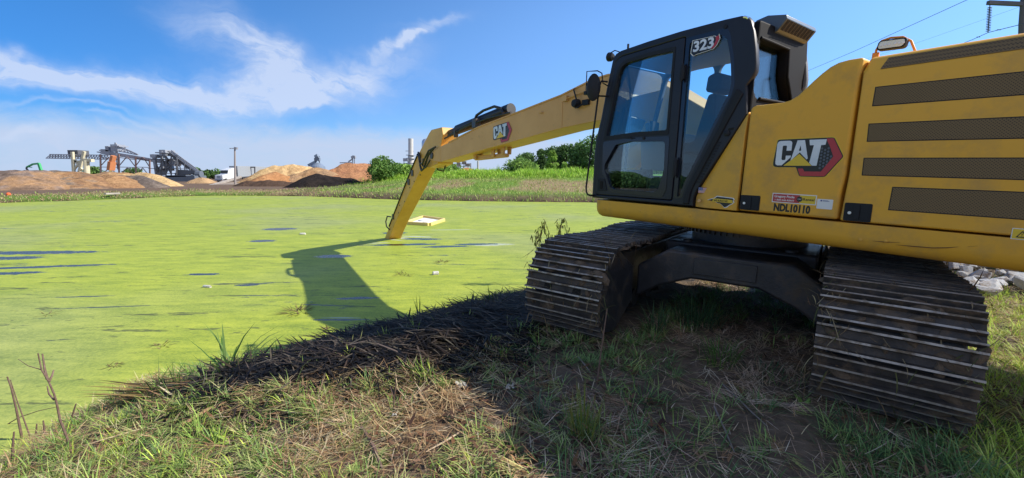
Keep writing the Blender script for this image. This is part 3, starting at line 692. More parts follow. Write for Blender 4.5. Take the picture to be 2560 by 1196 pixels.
def latch(x0, z0, x1, z1, par):
    l = MB(); w = x0-x1; h = z1-z0
    l.prism(rounded(rect(x1,z0,x0,z1), .012), 1.352, 1.359)
    o = l.build('latch', m_blk2, par, bevel=.002)
    k = MB(); k.box((x1+w*.42,1.359,z0+h*.12),(x1+w*.62,1.366,z1-h*.12)); k.box((x1+w*.06,1.359,z0+h*.10),(x1+w*.40,1.361,z1-h*.10)); k.build('latch_handle', m_blk2, par, bevel=.002)
    c = MB(); c.lathe([(.011,0),(.011,.004)], 12, 0, T(x0-w*.22,1.359,z0+h*.45) @ Matrix.Rotation(-math.pi/2, 4, 'X')); c.build('lock', m_silver, par)
latch(-.595,1.284,-.760,1.411, door); latch(-1.360,1.268,-1.524,1.399, panel)
# counterweight, made longer and taller out of frame to widen its cast shadow
cw = MB(); cw.prism(rounded([(-2.36,1.35),(-2.36,-1.35),(-3.2,-1.28),(-3.5,-.8),(-3.56,0),(-3.5,.8),(-3.2,1.28)], .2), 1.03, 2.62, 'z'); cw.build('counterweight', m_yel, ex, bevel=.08, seg=3)
# right hand deck boxes
rb = MB(); rb.prism([(1.1,1.25),(1.1,1.62),(.5,1.72),(.45,2.12),(-.62,2.15),(-.62,1.25)], -1.30, -.42); rb.build('tool_box', m_yel, ex, bevel=.03)
# --- markings
LY = 1.3545
def logo(par, x, y, z, ang, W, H, faded=False):
    """badge lettering; unit square: x 0..1 over the three letters, y 0..1 letter height"""
    U = lambda pts: [(p[0]*W, p[1]*H) for p in pts]
    M = READ(x, y, z, ang)
    def lay(pts, dn, holes=()): return curve_mesh([U(pts)]+[U(h) for h in holes], .0012), M @ T(0, 0, dn)
    back = rounded([(.00,1.06),(1.13,1.06),(1.345,.335),(1.05,-.44),(.545,-.44),(.455,-.07),(-.04,-.07),(-.05,.15)], [.06,.05,.05,.05,.05,.03,.12,.02], 3)
    edge = [(.5+(p[0]-.5)*1.022, .32+(p[1]-.32)*1.035) for p in back]
    redh = [(.99,1.03),(1.12,1.03),(1.325,.335),(1.04,-.415),(.56,-.415),(.495,-.12),(.60,-.12),(.635,-.235),(.965,-.235),(1.16,.34),(1.06,.78),(1.03,.86)]
    Cc = [(.06,1.0),(.26,1.0),(.305,.97),(.32,.90),(.32,.60),(.215,.60),(.215,.78),(.20,.81),(.14,.81),(.125,.78),(.125,.28),(.14,.22),(.20,.22),(.215,.27),(.215,.40),(.32,.40),(.32,.33),(.145,.005),(.05,.005),(.01,.05),(0,.13),(0,.88),(.02,.96)]
    Aa = [(.425,1.0),(.575,1.0),(.675,.28),(.655,.235),(.50,.52),(.335,.215),(.32,.17)]
    Ah = [(.475,.60),(.50,.80),(.525,.60),(.50,.57)]
    Tt = [(.665,1.0),(1.0,1.0),(.985,.79),(.905,.79),(.865,-.005),(.775,-.005),(.715,.105),(.765,.79),(.685,.79)]
    tri = [(.185,-.01),(.495,.46),(.77,-.01)]
    k = .55 if faded else 1
    items = [lay(edge, 0)+(m_ylv if not faded else m_yel2,), lay(back, .0014)+(m_dk,), lay(redh, .0028)+(m_red,), lay(Cc, .0028)+(m_silver,), lay(Aa, .0028, [Ah])+(m_silver,), lay(Tt, .0028)+(m_silver,), lay(tri, .0028)+(m_ylv,)]
    # honeycomb field between the last letter and the red edge
    for i in range(4):
        for j in range(8):
            cx, cy = .93+i*.062, .78-j*.125-(i % 2)*.06
            if cx > 1.0+.14*(1-abs(cy-.33)/.7) or cy < -.12 or (cy > .7 and cx > .98): continue
            items.append(lay([(cx+.024*math.cos(t), cy+.048*math.sin(t)) for t in [R(60*q) for q in range(6)]], .0022)+(m_int,))
    o = join_meshes('logo_badge', items, par); return o
logo(door, -.848, LY, 1.663, 0, .345, .193)
def words(body, x, z, size, m, par, y=LY, bold=0., ang=0., name='lettering', spacing=1., W=None):
    me = text_mesh(body, size, .0012, bold, spacing)
    if W:
        xs = [v.co.x for v in me.vertices]; me.transform(Matrix.Diagonal((W/(max(xs)-min(xs)), 1, 1, 1)))
    return mesh_obj(name, me, m, par, READ(x, y, z, ang))
words('NDL10110', -.872, 1.300, .080, m_dk, door, bold=.0042, W=.268, ang=R(-.6))
# rental sticker: red and yellow halves on white
def flat(pts, dn, m, holes=()): return (curve_mesh([pts]+list(holes), .0010), None, m)
def sticker(name, par, x, y, z, items, ang=0.):
    M = READ(x, y, z, ang); return join_meshes(name, [(me, M @ T(0, 0, .0012*k), m) for k, me, m in items], par)
def txt(body, size, x, y, W=None, bold=0.):
    me = text_mesh(body, size, .0008, bold)
    if W:
        xs = [v.co.x for v in me.vertices]; me.transform(Matrix.Diagonal((W/(max(xs)-min(xs)), 1, 1, 1)))
    me.transform(T(x, y, 0)); return me
cm = lambda pts, h=(): curve_mesh([pts]+list(h), .0010)
circ = lambda x, y, r, n=16: [(x+r*math.cos(2*math.pi*i/n), y+r*math.sin(2*math.pi*i/n)) for i in range(n)]
sticker('rental_sticker', door, -.853, LY, 1.366, [(0, cm(rect(0,0,.322,.076)), m_wht), (1, cm(rect(.007,.007,.205,.069)), m_red), (1, cm(rect(.205,.007,.315,.069)), m_ylv),
    (2, txt('Gregory Poole', .027, .017, .042, .15, .0006), m_wht), (2, txt('1 800 646-RENT', .018, .020, .016, .145, .0004), m_wht), (2, cm(circ(.205,.038,.021)), m_dk), (3, txt('CAT', .014, .191, .033, .028), m_wht), (2, txt('Rental', .026, .228, .030, .078, .0004), m_dk)], R(-.5))
sticker('white_sticker', door, -1.180, LY, 1.340, [(0, cm(rounded(rect(0,0,.104,.074), .006)), m_wht), (1, cm(rect(.036,.058,.080,.061)), m_blue), (1, cm(rect(.036,.064,.072,.066)), m_blue), (1, cm(rounded(rect(.022,.056,.032,.067), .003)), m_blue)], R(-.5))
sticker('warning_label', panel, -2.184, LY, 1.247, [(0, cm(rect(0,0,.10,.064)), m_wht), (1, cm(rect(.004,.004,.096,.060)), m_ylv), (2, cm([(.018,.012),(.066,.012),(.042,.052)], [[(.026,.017),(.042,.044),(.058,.017)]]), m_dk), (2, txt('!', .024, .038, .019), m_dk)])
fl = [(0, cm(rect(0,0,.105,.052)), m_wht)]
for k in range(7): fl.append((1, cm(rect(.0,.052*(2*k)/13,.105,.052*(2*k+1)/13)), m_red))
fl.append((2, cm(rect(0,.024,.044,.052)), m_blue))
for i in range(4):
    for j in range(3): fl.append((3, cm(circ(.007+.010*i, .029+.009*j, .0022, 5)), m_wht))
sticker('flag_sticker', side_cover, -.172, 1.3335, 1.405, fl)
side_cover_flag = side_cover.children[-1]
# the cover's folded edge tilts the flag: rotate it onto the facet
side_cover_flag.data.transform(T(-.172,1.3335,1.405) @ Matrix.Rotation(R(-20), 4, 'Z') @ T(.172,-1.3335,-1.405)); side_cover_flag.data.transform(T(-.006,-.006,0))
nc = [(0,.062),(.03,.072),(.07,.085),(.095,.105),(.25,.095),(.262,.082),(.252,.070),(.262,.058),(.245,.040),(.225,.030),(.20,.008),(.175,.0),(.155,.018),(.13,.036),(.10,.040),(.08,.052),(.04,.056)]
ncs = [(.131+(p[0]-.131)*.93, .052+(p[1]-.052)*.86) for p in nc]
sticker('state_sticker', side_cover, -.281, LY, 1.284, [(0, cm(nc), m_wht), (1, cm(ncs), m_dk), (2, cm([(.055,.050),(.245,.047),(.252,.056),(.240,.066),(.245,.076),(.06,.080)]), m_ylv), (3, txt('WE BUILD NC', .023, .068, .055, .135, .0006), m_dk)])

# --- cab
OUT = [(1.235,1.272),(1.228,1.80),(1.212,1.98),(1.150,2.20),(1.09,2.51),(1.02,2.81),(1.005,2.85),(.97,2.885),(.90,2.904),(.53,2.923),(.15,2.932),(-.28,2.926),(-.43,2.918),(-.485,2.900),(-.52,2.86),(-.552,2.775),(-.585,2.62),(-.602,2.50),(-.600,2.44),(-.578,2.395),(-.535,2.335),(-.545,2.27),(-.562,2.095),(-.158,1.432),(-.128,1.358),(-.128,1.272)]
DO = rounded([(1.168,1.318),(1.160,1.93),(1.092,2.18),(1.036,2.50),(.968,2.79),(.90,2.836),(.098,2.862),(.100,2.0),(.112,1.318)], [.02,.05,.05,.05,.04,.05,.02,0,.02], 3)
UW = rounded([(.216,2.762),(.50,2.766),(.80,2.755),(.872,2.72),(.908,2.65),(.962,2.384),(1.045,1.990),(.614,2.014),(.229,2.010)], [.02,.03,.03,.03,.03,.03,.02,.02,.02], 3)
LW = rounded([(.891,1.890),(.689,1.917),(.262,1.905),(.233,1.885),(.221,1.615),(.275,1.42),(.320,1.387),(.896,1.392),(.950,1.415),(1.047,1.618),(1.041,1.675)], .02, 3)
RW = rounded([(.046,2.80),(-.275,2.80),(-.322,2.76),(-.372,2.586),(-.402,2.36),(-.388,2.285),(-.332,2.177),(-.268,2.036),(-.008,1.478),(.022,1.36),(.052,1.352)], [.02,.04,.04,.04,.04,.04,.04,.02,.04,.03,.02], 3)
cx_, cz_ = .62, 2.1
shr = lambda pts, k: [(cx_+(p[0]-cx_)*k, cz_+(p[1]-cz_)*k) for p in pts]
cab = plate('cab', OUT, [shr(DO, 1.006), RW], 1.306, .064, m_blk, ex, .012)
dr = plate('door', DO, [UW, LW], 1.318, .052, m_blk, cab, .006)
plate('door_window', [(p[0]*1.0, p[1]) for p in shr(UW, 1.03)], [], 1.318, .006, m_glass, cab, 0)
plate('door_window', [(.634+(p[0]-.634)*1.04, 1.65+(p[1]-1.65)*1.04) for p in LW], [], 1.318, .006, m_glass, cab, 0)
plate('rear_side_window', [(-.1+(p[0]+.1)*1.06, 2.15+(p[1]-2.15)*1.03) for p in RW], [], 1.325, .006, m_glass, cab, 0)
# raised door trim: the frame round the upper window, a rail under it
RWo = rounded([(.085,2.852),(-.30,2.852),(-.345,2.81),(-.40,2.60),(-.432,2.36),(-.415,2.275),(-.355,2.16),(-.29,2.02),(-.035,1.468),(-.005,1.345),(.090,1.338)], .02, 3)
plate('window_border', RWo, [RW], 1.336, .006, m_frit, cab, 0)
UWo = rounded([(.190,2.80),(.50,2.805),(.83,2.79),(.905,2.745),(.940,2.66),(.995,2.39),(1.085,1.945),(.614,1.972),(.200,1.968)], [.02,.03,.03,.03,.03,.03,.02,.02,.02], 3)
plate('window_border', UWo, [UW], 1.346, .006, m_blk2, cab, .001)
LWo = rounded([(1.085,1.93),(.614,1.955),(.185,1.95),(.178,1.42),(.215,1.345),(.25,1.338),(.93,1.352),(.985,1.40),(1.012,1.50),(1.075,1.56)], .03, 3)
plate('window_border', LWo, [LW], 1.346, .004, m_frit, cab, 0)
for z0, z1 in ((2.47,2.60),(1.56,1.72)):
    h = MB(); h.box((.062,1.336,z0),(.104,1.372,z1)); h.tube([(.083,1.366,z0-.02),(.083,1.366,z1+.02)], .012, 8); h.build('hinge', m_blk2, cab, bevel=.006)
dl = MB(); dl.prism(rounded([(1.135,1.36),(1.135,1.505),(1.03,1.505),(.985,1.37)], .02), 1.343, 1.352); dl.build('door_handle', m_blk2, cab, bevel=.003)
dh = MB(); dh.box((1.055,1.352,1.385),(1.095,1.358,1.475)); dh.box((1.12,1.352,1.48),(1.128,1.357,1.488)); dh.build('door_handle', m_hole, cab, bevel=.002)
wl = MB(); wl.lathe([(.016,0),(.016,.008),(.010,.010)], 14, 0, T(.50,1.348,1.945) @ Matrix.Rotation(-math.pi/2, 4, 'X')); wl.build('window_lock', m_blk2, cab); wl = MB(); wl.tube([(.74,1.352,1.957),(.62,1.352,1.948)], .005, 6); wl.tube([(.69,1.352,1.965),(.66,1.352,1.942)], .006, 6); wl.build('window_catch', m_blk2, cab)
# right wall, front, roof, rear frame
ROUT = [(p[0], p[1]-.004) for p in OUT]
plate('right_wall', ROUT, [rounded([(1.16,1.55),(1.13,2.18),(1.03,2.60),(.98,2.76),(.40,2.80),(.36,2.74),(.34,1.55)], .05, 3), rounded([(.28,1.55),(.30,2.74),(.25,2.80),(-.38,2.80),(-.46,2.55),(-.48,2.40),(-.42,1.95),(-.36,1.70),(-.30,1.60)], .05, 3)], .375, .05, m_int, cab, .01)
rf = MB(); rf.prism([(.985,2.80),(.985,2.86),(.95,2.892),(.53,2.915),(.15,2.924),(-.28,2.918),(-.43,2.908),(-.50,2.87),(-.53,2.80)], .34, 1.285); rf.build('roof', m_blk, cab, bevel=.02)
hl = MB(); hl.box((-.45,.42,2.772),(.90,1.26,2.795)); hl.build('headliner', mat('headliner_grey', (.16,.17,.19), .8), cab)
fw = MB(); fw.prism([(1.232,1.275),(1.228,1.62),(1.19,1.62),(1.19,1.275)], .40, 1.276); fw.build('front_apron', m_blk, cab)
gl = MB(); gl.add([(1.218,.40,1.62),(1.218,1.276,1.62),(1.205,1.276,1.98),(1.205,.40,1.98),(1.148,1.276,2.19),(1.148,.40,2.19),(1.01,1.276,2.80),(1.01,.40,2.80)], [(0,1,2,3),(3,2,4,5),(5,4,6,7)]); gl.build('windshield', m_glass, cab, fix=False)
wb_ = MB(); wb_.tube([(1.20,.95,1.66),(1.185,.98,2.0),(1.10,1.0,2.35)], .010, 6); wb_.build('wiper', m_blk2, cab)
me = curve_mesh([rounded([(.34,1.275),(1.33,1.275),(1.30,2.5),(1.29,2.86),(.40,2.86),(.34,2.5)], .03), rounded([(1.285,2.715),(.765,2.715),(.755,2.48),(.67,2.34),(.62,2.255),(1.22,2.235),(1.285,2.30)], .05, 4)], .10, .015)
m_seal = mat('matt_black', (.004,.0042,.006), .7, spec=.15)
rfm = mesh_obj('rear_frame', me, m_seal, cab, T(-.525,0,0) @ BACK, smooth=True)
me = curve_mesh([rounded([(1.26,2.75),(.70,2.75),(.58,2.22),(1.27,2.20)], .03)], .006); mesh_obj('rear_window', me, m_glass, cab, T(-.50,0,0) @ BACK)
rim = MB(); rim.tube([(-.572,.745,2.70),(-.580,.735,2.48),(-.584,.65,2.33),(-.584,.60,2.24)], .012, 8); rim.tube([(-.578,1.26,2.722),(-.578,.755,2.71)], .012, 8); rim.tube([(-.585,1.20,2.235),(-.585,.61,2.245)], .013, 8); rim.build('window_seal', m_seal, cab)
# overhanging rear lamp housing
lh = MB(); lh.prism([(-.40,2.945),(-.50,2.962),(-.655,2.930),(-.665,2.895),(-.60,2.815),(-.545,2.79),(-.40,2.80)], .47, 1.04); lamp = lh.build('rear_lamp_housing', mat('lamp_housing_grey', (.055,.075,.095), .35, coat=.3), cab, bevel=.006)
ls = MB()
ls.add([(-.662,.50,2.890),(-.662,1.02,2.890),(-.608,1.02,2.823),(-.608,.50,2.823)], [(0,1,2,3)])
for k in range(9):
    y0 = .50+.0578*k; ls.box((-.006,-.004,-.045),(.0,.004,.045), 0, T(-.640,y0+.03,2.855) @ Matrix.Rotation(R(-39), 4, 'Y'))
ls.build('lamp_lens', m_brownslat, cab, fix=False)
hc = MB(); hc.tube([(-.44,1.315,2.895),(-.46,1.335,2.90),(-.48,1.335,2.89),(-.50,1.31,2.86)], .012, 8); hc.build('roof_hook', m_chrome, cab); hc = MB(); hc.lathe([(.018,0),(.018,.006)], 12, 0, T(-.30,1.34,2.86) @ Matrix.Rotation(-math.pi/2, 4, 'X')); hc.build('roof_bolt', m_blk2, cab)
# louvres on the rear pillar
lv = MB()
for k in range(15):
    t = k/14; x = -.322+t*.170; z = 1.868-t*.360; lv.box((x-.034,1.335,z-.007),(x+.030,1.345,z+.004))
lv.build('louvre', m_blk2, cab, bevel=.002)
pst = MB(); pst.prism([(-.455,2.32),(-.375,2.14),(-.33,2.02),(-.06,1.462),(-.025,1.36),(-.025,1.29),(-.085,1.29),(-.10,1.40),(-.12,1.46),(-.40,2.03),(-.52,2.27)], 1.334, 1.352); pst.build('pillar_trim', m_blk2, cab, bevel=.008)
kb = MB(); kb.lathe([(.028,0),(.028,.012),(.018,.018)], 16, 0, T(-.405,1.336,1.945) @ Matrix.Rotation(-math.pi/2, 4, 'X')); kb.build('pillar_knob', m_blk2, cab)
# model number sticker on the rear glass
sp = [(0,.010),(.012,.125),(.235,.118),(.262,.10),(.275,.125),(.290,.085),(.262,.030),(.232,.004),(.060,-.012),(.03,-.02)]
spi = [(.008+p[0]*.95, .004+p[1]*.93) for p in sp]
sticker('number_sticker', cab, .028, 1.3405, 2.690, [(0, cm(sp), m_wht), (1, cm(spi), m_dk), (2, cm([(.245,.105),(.272,.112),(.282,.085),(.258,.036),(.232,.012),(.205,.012),(.232,.040),(.250,.075)]), m_red), (2, txt('323', .128, .022, .020, .205, .004), m_silver)])
# grab rail, mirror, front lamp
gr = MB(); gr.tube([(1.20,1.34,1.300),(1.20,1.40,1.302),(1.225,1.42,1.312),(1.250,1.42,1.345),(1.256,1.42,1.40),(1.21,1.42,1.80),(1.162,1.42,2.18),(1.118,1.42,2.55),(1.09,1.42,2.60),(1.075,1.34,2.60)], .011, 8); gr.build('grab_rail', m_blk2, cab)
mh = MB(); mh.lathe([(.0,-.030),(.060,-.026),(.082,-.006),(.080,.012),(.068,.018),(0,.019)], 20, 0, T(1.14,1.49,2.53) @ Matrix.Rotation(R(-62), 4, 'Z') @ Matrix.Diagonal((1,1,1.85,1)) @ Matrix.Rotation(math.pi/2, 4, 'Y')); mir = mh.build('mirror', m_blk2, cab)
mb = MB(); mb.tube([(1.25,1.50,2.50),(1.25,1.50,2.72),(1.10,1.48,2.705),(1.07,1.44,2.68),(1.085,1.40,2.58),(1.06,1.33,2.55)], .007, 6); mb.tube([(1.06,1.33,2.44),(1.13,1.46,2.44)], .010, 6); mb.box((1.225,1.47,2.46),(1.268,1.52,2.50)); mb.build('mirror_bracket', m_blk2, cab)
fl_ = MB(); fl_.lathe([(.0,-.045),(.034,-.040),(.050,-.01),(.052,.02),(.040,.026),(0,.027)], 16, 0, T(1.165,1.22,2.905) @ Matrix.Rotation(R(78), 4, 'Y')); fl_.tube([(1.165,1.22,2.95),(1.10,1.22,2.965),(1.02,1.22,2.93),(.96,1.22,2.88)], .006, 6); fl_.tube([(1.12,1.22,2.88),(1.0,1.22,2.84)], .012, 6); fl_.build('headlamp', m_blk2, cab)
an = MB(); an.tube([(.86,1.27,2.90),(.86,1.27,2.975)], .012, 8); an.build('aerial', m_blk2, cab)
# interior
it = MB(); it.box((-.50,.42,1.27),(1.18,1.27,1.33)); it.build('cab_floor', m_int, cab)
se = MB(); se.prism(rounded([(.06,1.78),(.50,1.80),(.52,1.90),(.10,1.90),(-.02,2.36),(-.10,2.36),(-.10,1.80)], .05), .62, 1.08); se.prism(rounded(rect(-.02,1.42,.42,1.70), .03), .70, 1.02); seat = se.build('seat', m_seat, cab, bevel=.035)
hr_ = MB(); hr_.prism(rounded([(.07,2.40),(.055,2.55),(-.035,2.58),(-.085,2.54),(-.09,2.42),(-.02,2.38)], .03), .70, 1.0); hr_.build('headrest', m_seat, cab, bevel=.03)
cn = MB(); cn.prism(rounded([(.12,1.33),(.62,1.33),(.66,1.98),(.54,2.04),(.16,1.98)], .04), .44, .60); cn.prism(rounded([(.22,1.60),(.60,1.62),(.64,1.93),(.54,1.99),(.22,1.93)], .04), 1.12, 1.24); cn.tube([(.58,1.18,1.96),(.60,1.18,2.12)], [.018,.028], 10); cn.tube([(.60,.52,2.0),(.62,.52,2.16)], [.018,.028], 10); cn.build('armrest_console', m_int, cab, bevel=.012)
mo = MB(); mo.box((.0,-.12,-.09),(.04,.12,.09), 0, T(.98,.55,2.12) @ Matrix.Rotation(R(20), 4, 'Z')); mo.tube([(1.0,.55,1.5),(1.0,.55,2.05)], .02, 8); mo.build('monitor', m_blk2, cab)
pl_ = MB(); pl_.tube([(.86,.80,1.33),(.80,.80,1.62),(.74,.80,1.70)], .012, 8); pl_.tube([(.86,1.0,1.33),(.80,1.0,1.62),(.74,1.0,1.70)], .012, 8); pl_.box((.88,.72,1.34),(1.0,.86,1.37)); pl_.box((.88,.94,1.34),(1.0,1.08,1.37)); pl_.build('pedal_lever', m_blk2, cab)
wi = MB(); wi.tube([(.93,1.18,2.76),(.86,1.20,2.5),(.83,1.20,2.2),(.84,1.20,1.9)], .009, 6); wi.build('wiring', m_int, cab); wi = MB(); wi.tube([(-.46,.9,2.2),(-.46,.9,2.45),(-.46,.8,2.47)], .014, 8); wi.build('cab_tube', m_int, cab)

# --- work lamp on the hood
wk = MB(); wk.tube([(-1.295,1.0,2.40),(-1.305,1.0,2.52),(-1.33,1.0,2.578),(-1.38,1.0,2.588),(-1.45,1.0,2.578),(-1.50,1.0,2.54),(-1.545,1.0,2.43)], .009, 6); wk.box((-1.325,.985,2.40),(-1.285,1.01,2.50)); wbk = wk.build('work_lamp_bracket', m_orange, ex, bevel=.003)
wl_ = MB(); wl_.prism(rounded([(-1.315,2.505),(-1.325,2.572),(-1.49,2.562),(-1.478,2.497)], .022), .985, 1.045); wl_.build('lamp_body', m_blk2, wbk, bevel=.004)
wz = MB(); wz.prism(rounded([(-1.326,2.513),(-1.334,2.562),(-1.48,2.553),(-1.47,2.507)], .018), 1.045, 1.049)
wz.build('lamp_lens', m_lens, wbk)
wd = MB()
for k in range(6):
    if k == 2 or k == 3: pass
    wd.lathe([(.008,0),(.008,.003)], 10, 0, T(-1.345-.023*k-(.012 if k > 2 else 0),1.0492,2.536-.0014*k) @ Matrix.Rotation(-math.pi/2, 4, 'X'))
wd.build('led', m_silver, wbk)

# --- boom and stick
bm_ = MB()
BP = [(.05,1.72),(.18,1.96),(.53,2.36),(.87,2.56),(1.18,2.75),(1.52,2.885),(1.80,2.955),(2.10,2.985),(2.41,2.965),(3.13,2.825),(4.67,2.637),(5.87,2.495),(7.31,2.225),(7.78,2.148),(8.20,2.06),(8.36,1.99),(8.415,1.90),(8.37,1.82),(8.20,1.765),(7.78,1.755),(5.49,2.02),(3.08,2.29),(2.24,2.345),(1.90,2.31),(1.40,2.15),(.90,1.88),(.50,1.60),(.20,1.56)]
bm_.prism(BP, -.27, .27)
boom = bm_.build('boom', m_yel2, ex, bevel=.012, ang=30)
fl2 = MB()
def edge_strip(pts, y0, y1, t):
    for a, b in zip(pts[:-1], pts[1:]): fl2.bar((a[0], (y0+y1)/2, a[1]), (b[0], (y0+y1)/2, b[1]), abs(y1-y0), t)
edge_strip(BP[4:13], .235, .285, .022); edge_strip(BP[4:13], -.285, -.235, .022)
fl2.build('top_flange', m_yel2, boom)
for lo_, hi_ in (((3.088,.268,2.31),(3.100,.276,2.80)), ((7.775,.268,1.78),(7.785,.274,2.13))): wd2 = MB(); wd2.box(lo_, hi_); wd2.build('weld_seam', m_yel2, boom)
logo(boom, 5.215, .2745, 2.205, R(6.0), .50, .245, True)
bc = MB(); bc.tube([(7.92,0,2.47),(6.3,0,2.69)], .085, 12); bc.tube([(7.35,0,2.555),(5.0,0,2.82)], .115, 14); bc.build('stick_cylinder', m_rub, boom)
hs = MB(); hs.tube([(7.6,.14,2.42),(6.6,.16,2.60),(6.25,.16,2.66),(6.18,.14,2.78),(5.9,.13,2.86),(5.45,.13,2.90),(5.2,.14,2.84),(5.05,.16,2.72)], .030, 8); hs.tube([(7.7,.20,2.34),(6.5,.21,2.56),(5.6,.21,2.66),(4.7,.21,2.70)], .022, 8); hs.tube([(7.6,-.18,2.40),(6.4,-.18,2.62),(5.0,-.18,2.74)], .025, 8); hs.build('hydraulic_hose', m_rub, boom)
for lo_, hi_ in (((6.05,.10,2.50),(6.22,.24,2.70)), ((7.05,.14,2.34),(7.12,.24,2.52))): lg = MB(); lg.box(lo_, hi_); lg.build('cylinder_lug', m_under, boom, bevel=.01)
ln_ = MB(); ln_.prism(rounded([(6.42,1.90),(6.42,1.79),(5.12,1.85),(5.10,1.93)], .04), -.05, .05)
for x, z in ((6.33,1.93),(5.55,1.985),(5.16,2.03)): ln_.prism([(x-.07,z+.10),(x+.07,z+.10),(x+.05,z-.12),(x-.05,z-.12)], .06, .10); ln_.prism([(x-.07,z+.10),(x+.07,z+.10),(x+.05,z-.12),(x-.05,z-.12)], -.10, -.06)
ln_.build('tie_link', m_yel2, boom, bevel=.008)
bl = MB(); bl.lathe([(0,-.05),(.055,-.045),(.07,0),(.07,.05),(0,.055)], 16, 0, T(2.70,.34,2.64) @ Matrix.Rotation(math.pi/2, 4, 'X')); bl.tube([(2.70,.33,2.71),(2.78,.32,2.86),(2.80,.29,2.88)], .012, 6); bl.box((2.45,.275,2.60),(2.58,.32,2.68)); bl.tube([(2.58,.31,2.62),(2.62,.36,2.57),(2.68,.36,2.57)], .012, 6); bl.build('boom_lamp', m_blk2, boom)
bj = MB(); bj.box((2.94,.275,2.71),(3.04,.33,2.79)); bj.tube([(2.94,.30,2.75),(2.80,.30,2.77),(2.60,.30,2.80),(2.35,.30,2.80)], .010, 6); bj.build('junction_box', m_yel2, boom); bj = MB(); bj.tube([(3.72,.265,2.60),(3.60,.30,2.59)], .012, 6); bj.build('hose_stub', m_yel2, boom)
st_ = MB()
SP = [(7.82,2.63),(8.45,2.605),(8.60,2.53),(9.29,2.04),(9.69,1.71),(10.42,1.04),(11.24,.28),(12.17,-.56),(13.3,-1.60),(12.95,-1.75),(11.80,-.57),(11.25,-.08),(9.05,1.66),(8.60,1.60),(8.05,1.72),(7.95,2.0),(7.76,2.44)]
st_.prism(SP, -.22, .22); stick = st_.build('stick', m_yel3, ex, bevel=.012, ang=30)
sh = MB(); sh.tube([(8.15,.29,2.12),(8.45,.31,1.95),(8.80,.30,1.58),(8.98,.29,1.52),(9.10,.28,1.66),(9.15,.27,1.95),(9.32,.24,2.03)], .028, 8); sh.tube([(8.05,.29,2.14),(8.40,.33,2.05),(8.85,.33,1.70),(9.08,.30,1.72),(9.22,.27,1.92),(9.40,.24,1.97)], .024, 8); sh.tube([(8.40,.29,1.80),(8.65,.31,1.60),(8.9,.29,1.66),(8.95,.25,1.85)], .02, 8)
sh.tube([(9.32,.232,2.03),(9.72,.232,1.70),(10.45,.232,1.03),(11.27,.232,.27),(12.0,.232,-.40)], .022, 8); sh.tube([(11.75,.24,-.05),(11.95,.30,-.05),(12.12,.30,-.25),(12.10,.28,-.42),(11.9,.25,-.5)], .022, 8); sh.tube([(8.2,-.10,1.75),(8.45,-.12,1.52),(8.75,-.1,1.55),(8.85,-.1,1.66)], .02, 8); sh.build('hydraulic_hose', m_rub, stick)
for x, z in ((9.85,1.45),(10.15,1.18),(11.6,-.02)): sb = MB(); sb.box((x-.10,.218,z-.10),(x+.06,.245,z+.08), 0); sb.build('hose_clamp', m_under, stick, bevel=.01)
for x, z in ((9.1,1.15),(9.55,.95),(9.9,.75),(10.35,.30),(10.8,.15),(9.75,1.25),(10.9,-.1)): sb = MB(); sb.lathe([(.022,0),(.022,.012),(.012,.018)], 8, 0, T(x+.15,.215,z+.25) @ Matrix.Rotation(-math.pi/2, 4, 'X')); sb.build('weld_boss', m_under, stick)

pn = MB()
for x, z in ((8.30,1.92),): pn.lathe([(.085,-.30),(.085,.30)], 18, 0, T(x,0,z) @ Matrix.Rotation(math.pi/2, 4, 'X'))
pn.build('pivot_pin', m_under, boom, bevel=.01)

# ------------------------------------------------------------------ near bank: grass, straw, plants, debris
def on_ground(px, py, lo=1.2, hi=60.):
    d = ray(px, py); f = lambda t: CAM_H + d.z*t - max(hz(d.x*t, d.y*t), WATER_Z)
    a = lo; step = .25
    while a < hi and f(a) > 0: a += step
    b, a = a, a-step
    for _ in range(18):
        c = (a+b)/2
        if f(c) > 0: a = c
        else: b = c
    return Vector((d.x*b, d.y*b, CAM_H + d.z*b))
cu_, su_ = math.cos(UCYAW), math.sin(UCYAW)
def uc_local(x, y):
    dx, dy = x-EX_O.x, y-EX_O.y; return dx*cu_+dy*su_, -dx*su_+dy*cu_
def off_tracks(x, y, m=.0):
    u, v = uc_local(x, y); return ~((np.abs(np.abs(v)-1.19) < .43+m) & (np.abs(u) < 2.12+m))
PILE = np.array([(-2.1,3.85),(-1.85,4.1),(-1.4,4.5),(-.85,5.05),(-.45,5.4)]); PILE_H = [.05,.12,.15,.12,.03]; PILE_E = [.7,1.1,1.4,1.5,1.2]
def pile_h(x, y):
    best = np.zeros(np.shape(x))
    for i in range(len(PILE)-1):
        a, b = PILE[i], PILE[i+1]; e = b-a; t = np.clip(((x-a[0])*e[0]+(y-a[1])*e[1])/(e@e), 0, 1)
        px_, py_ = x-a[0]-t*e[0], y-a[1]-t*e[1]; dd = np.hypot(px_, py_); inland = (px_*e[1]-py_*e[0]) > 0
        h = PILE_H[i]*(1-t)+PILE_H[i+1]*t; ext = PILE_E[i]*(1-t)+PILE_E[i+1]*t
        best = np.maximum(best, h*np.where(inland, np.exp(-(dd/ext)**4), np.exp(-(dd/.28)**2)))
    return best
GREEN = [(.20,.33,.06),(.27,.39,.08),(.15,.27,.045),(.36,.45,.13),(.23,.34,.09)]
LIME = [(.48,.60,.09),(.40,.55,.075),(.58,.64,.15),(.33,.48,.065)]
STRAW = [(.38,.25,.125),(.48,.35,.19),(.27,.17,.09),(.33,.19,.10),(.19,.12,.065),(.52,.42,.26)]
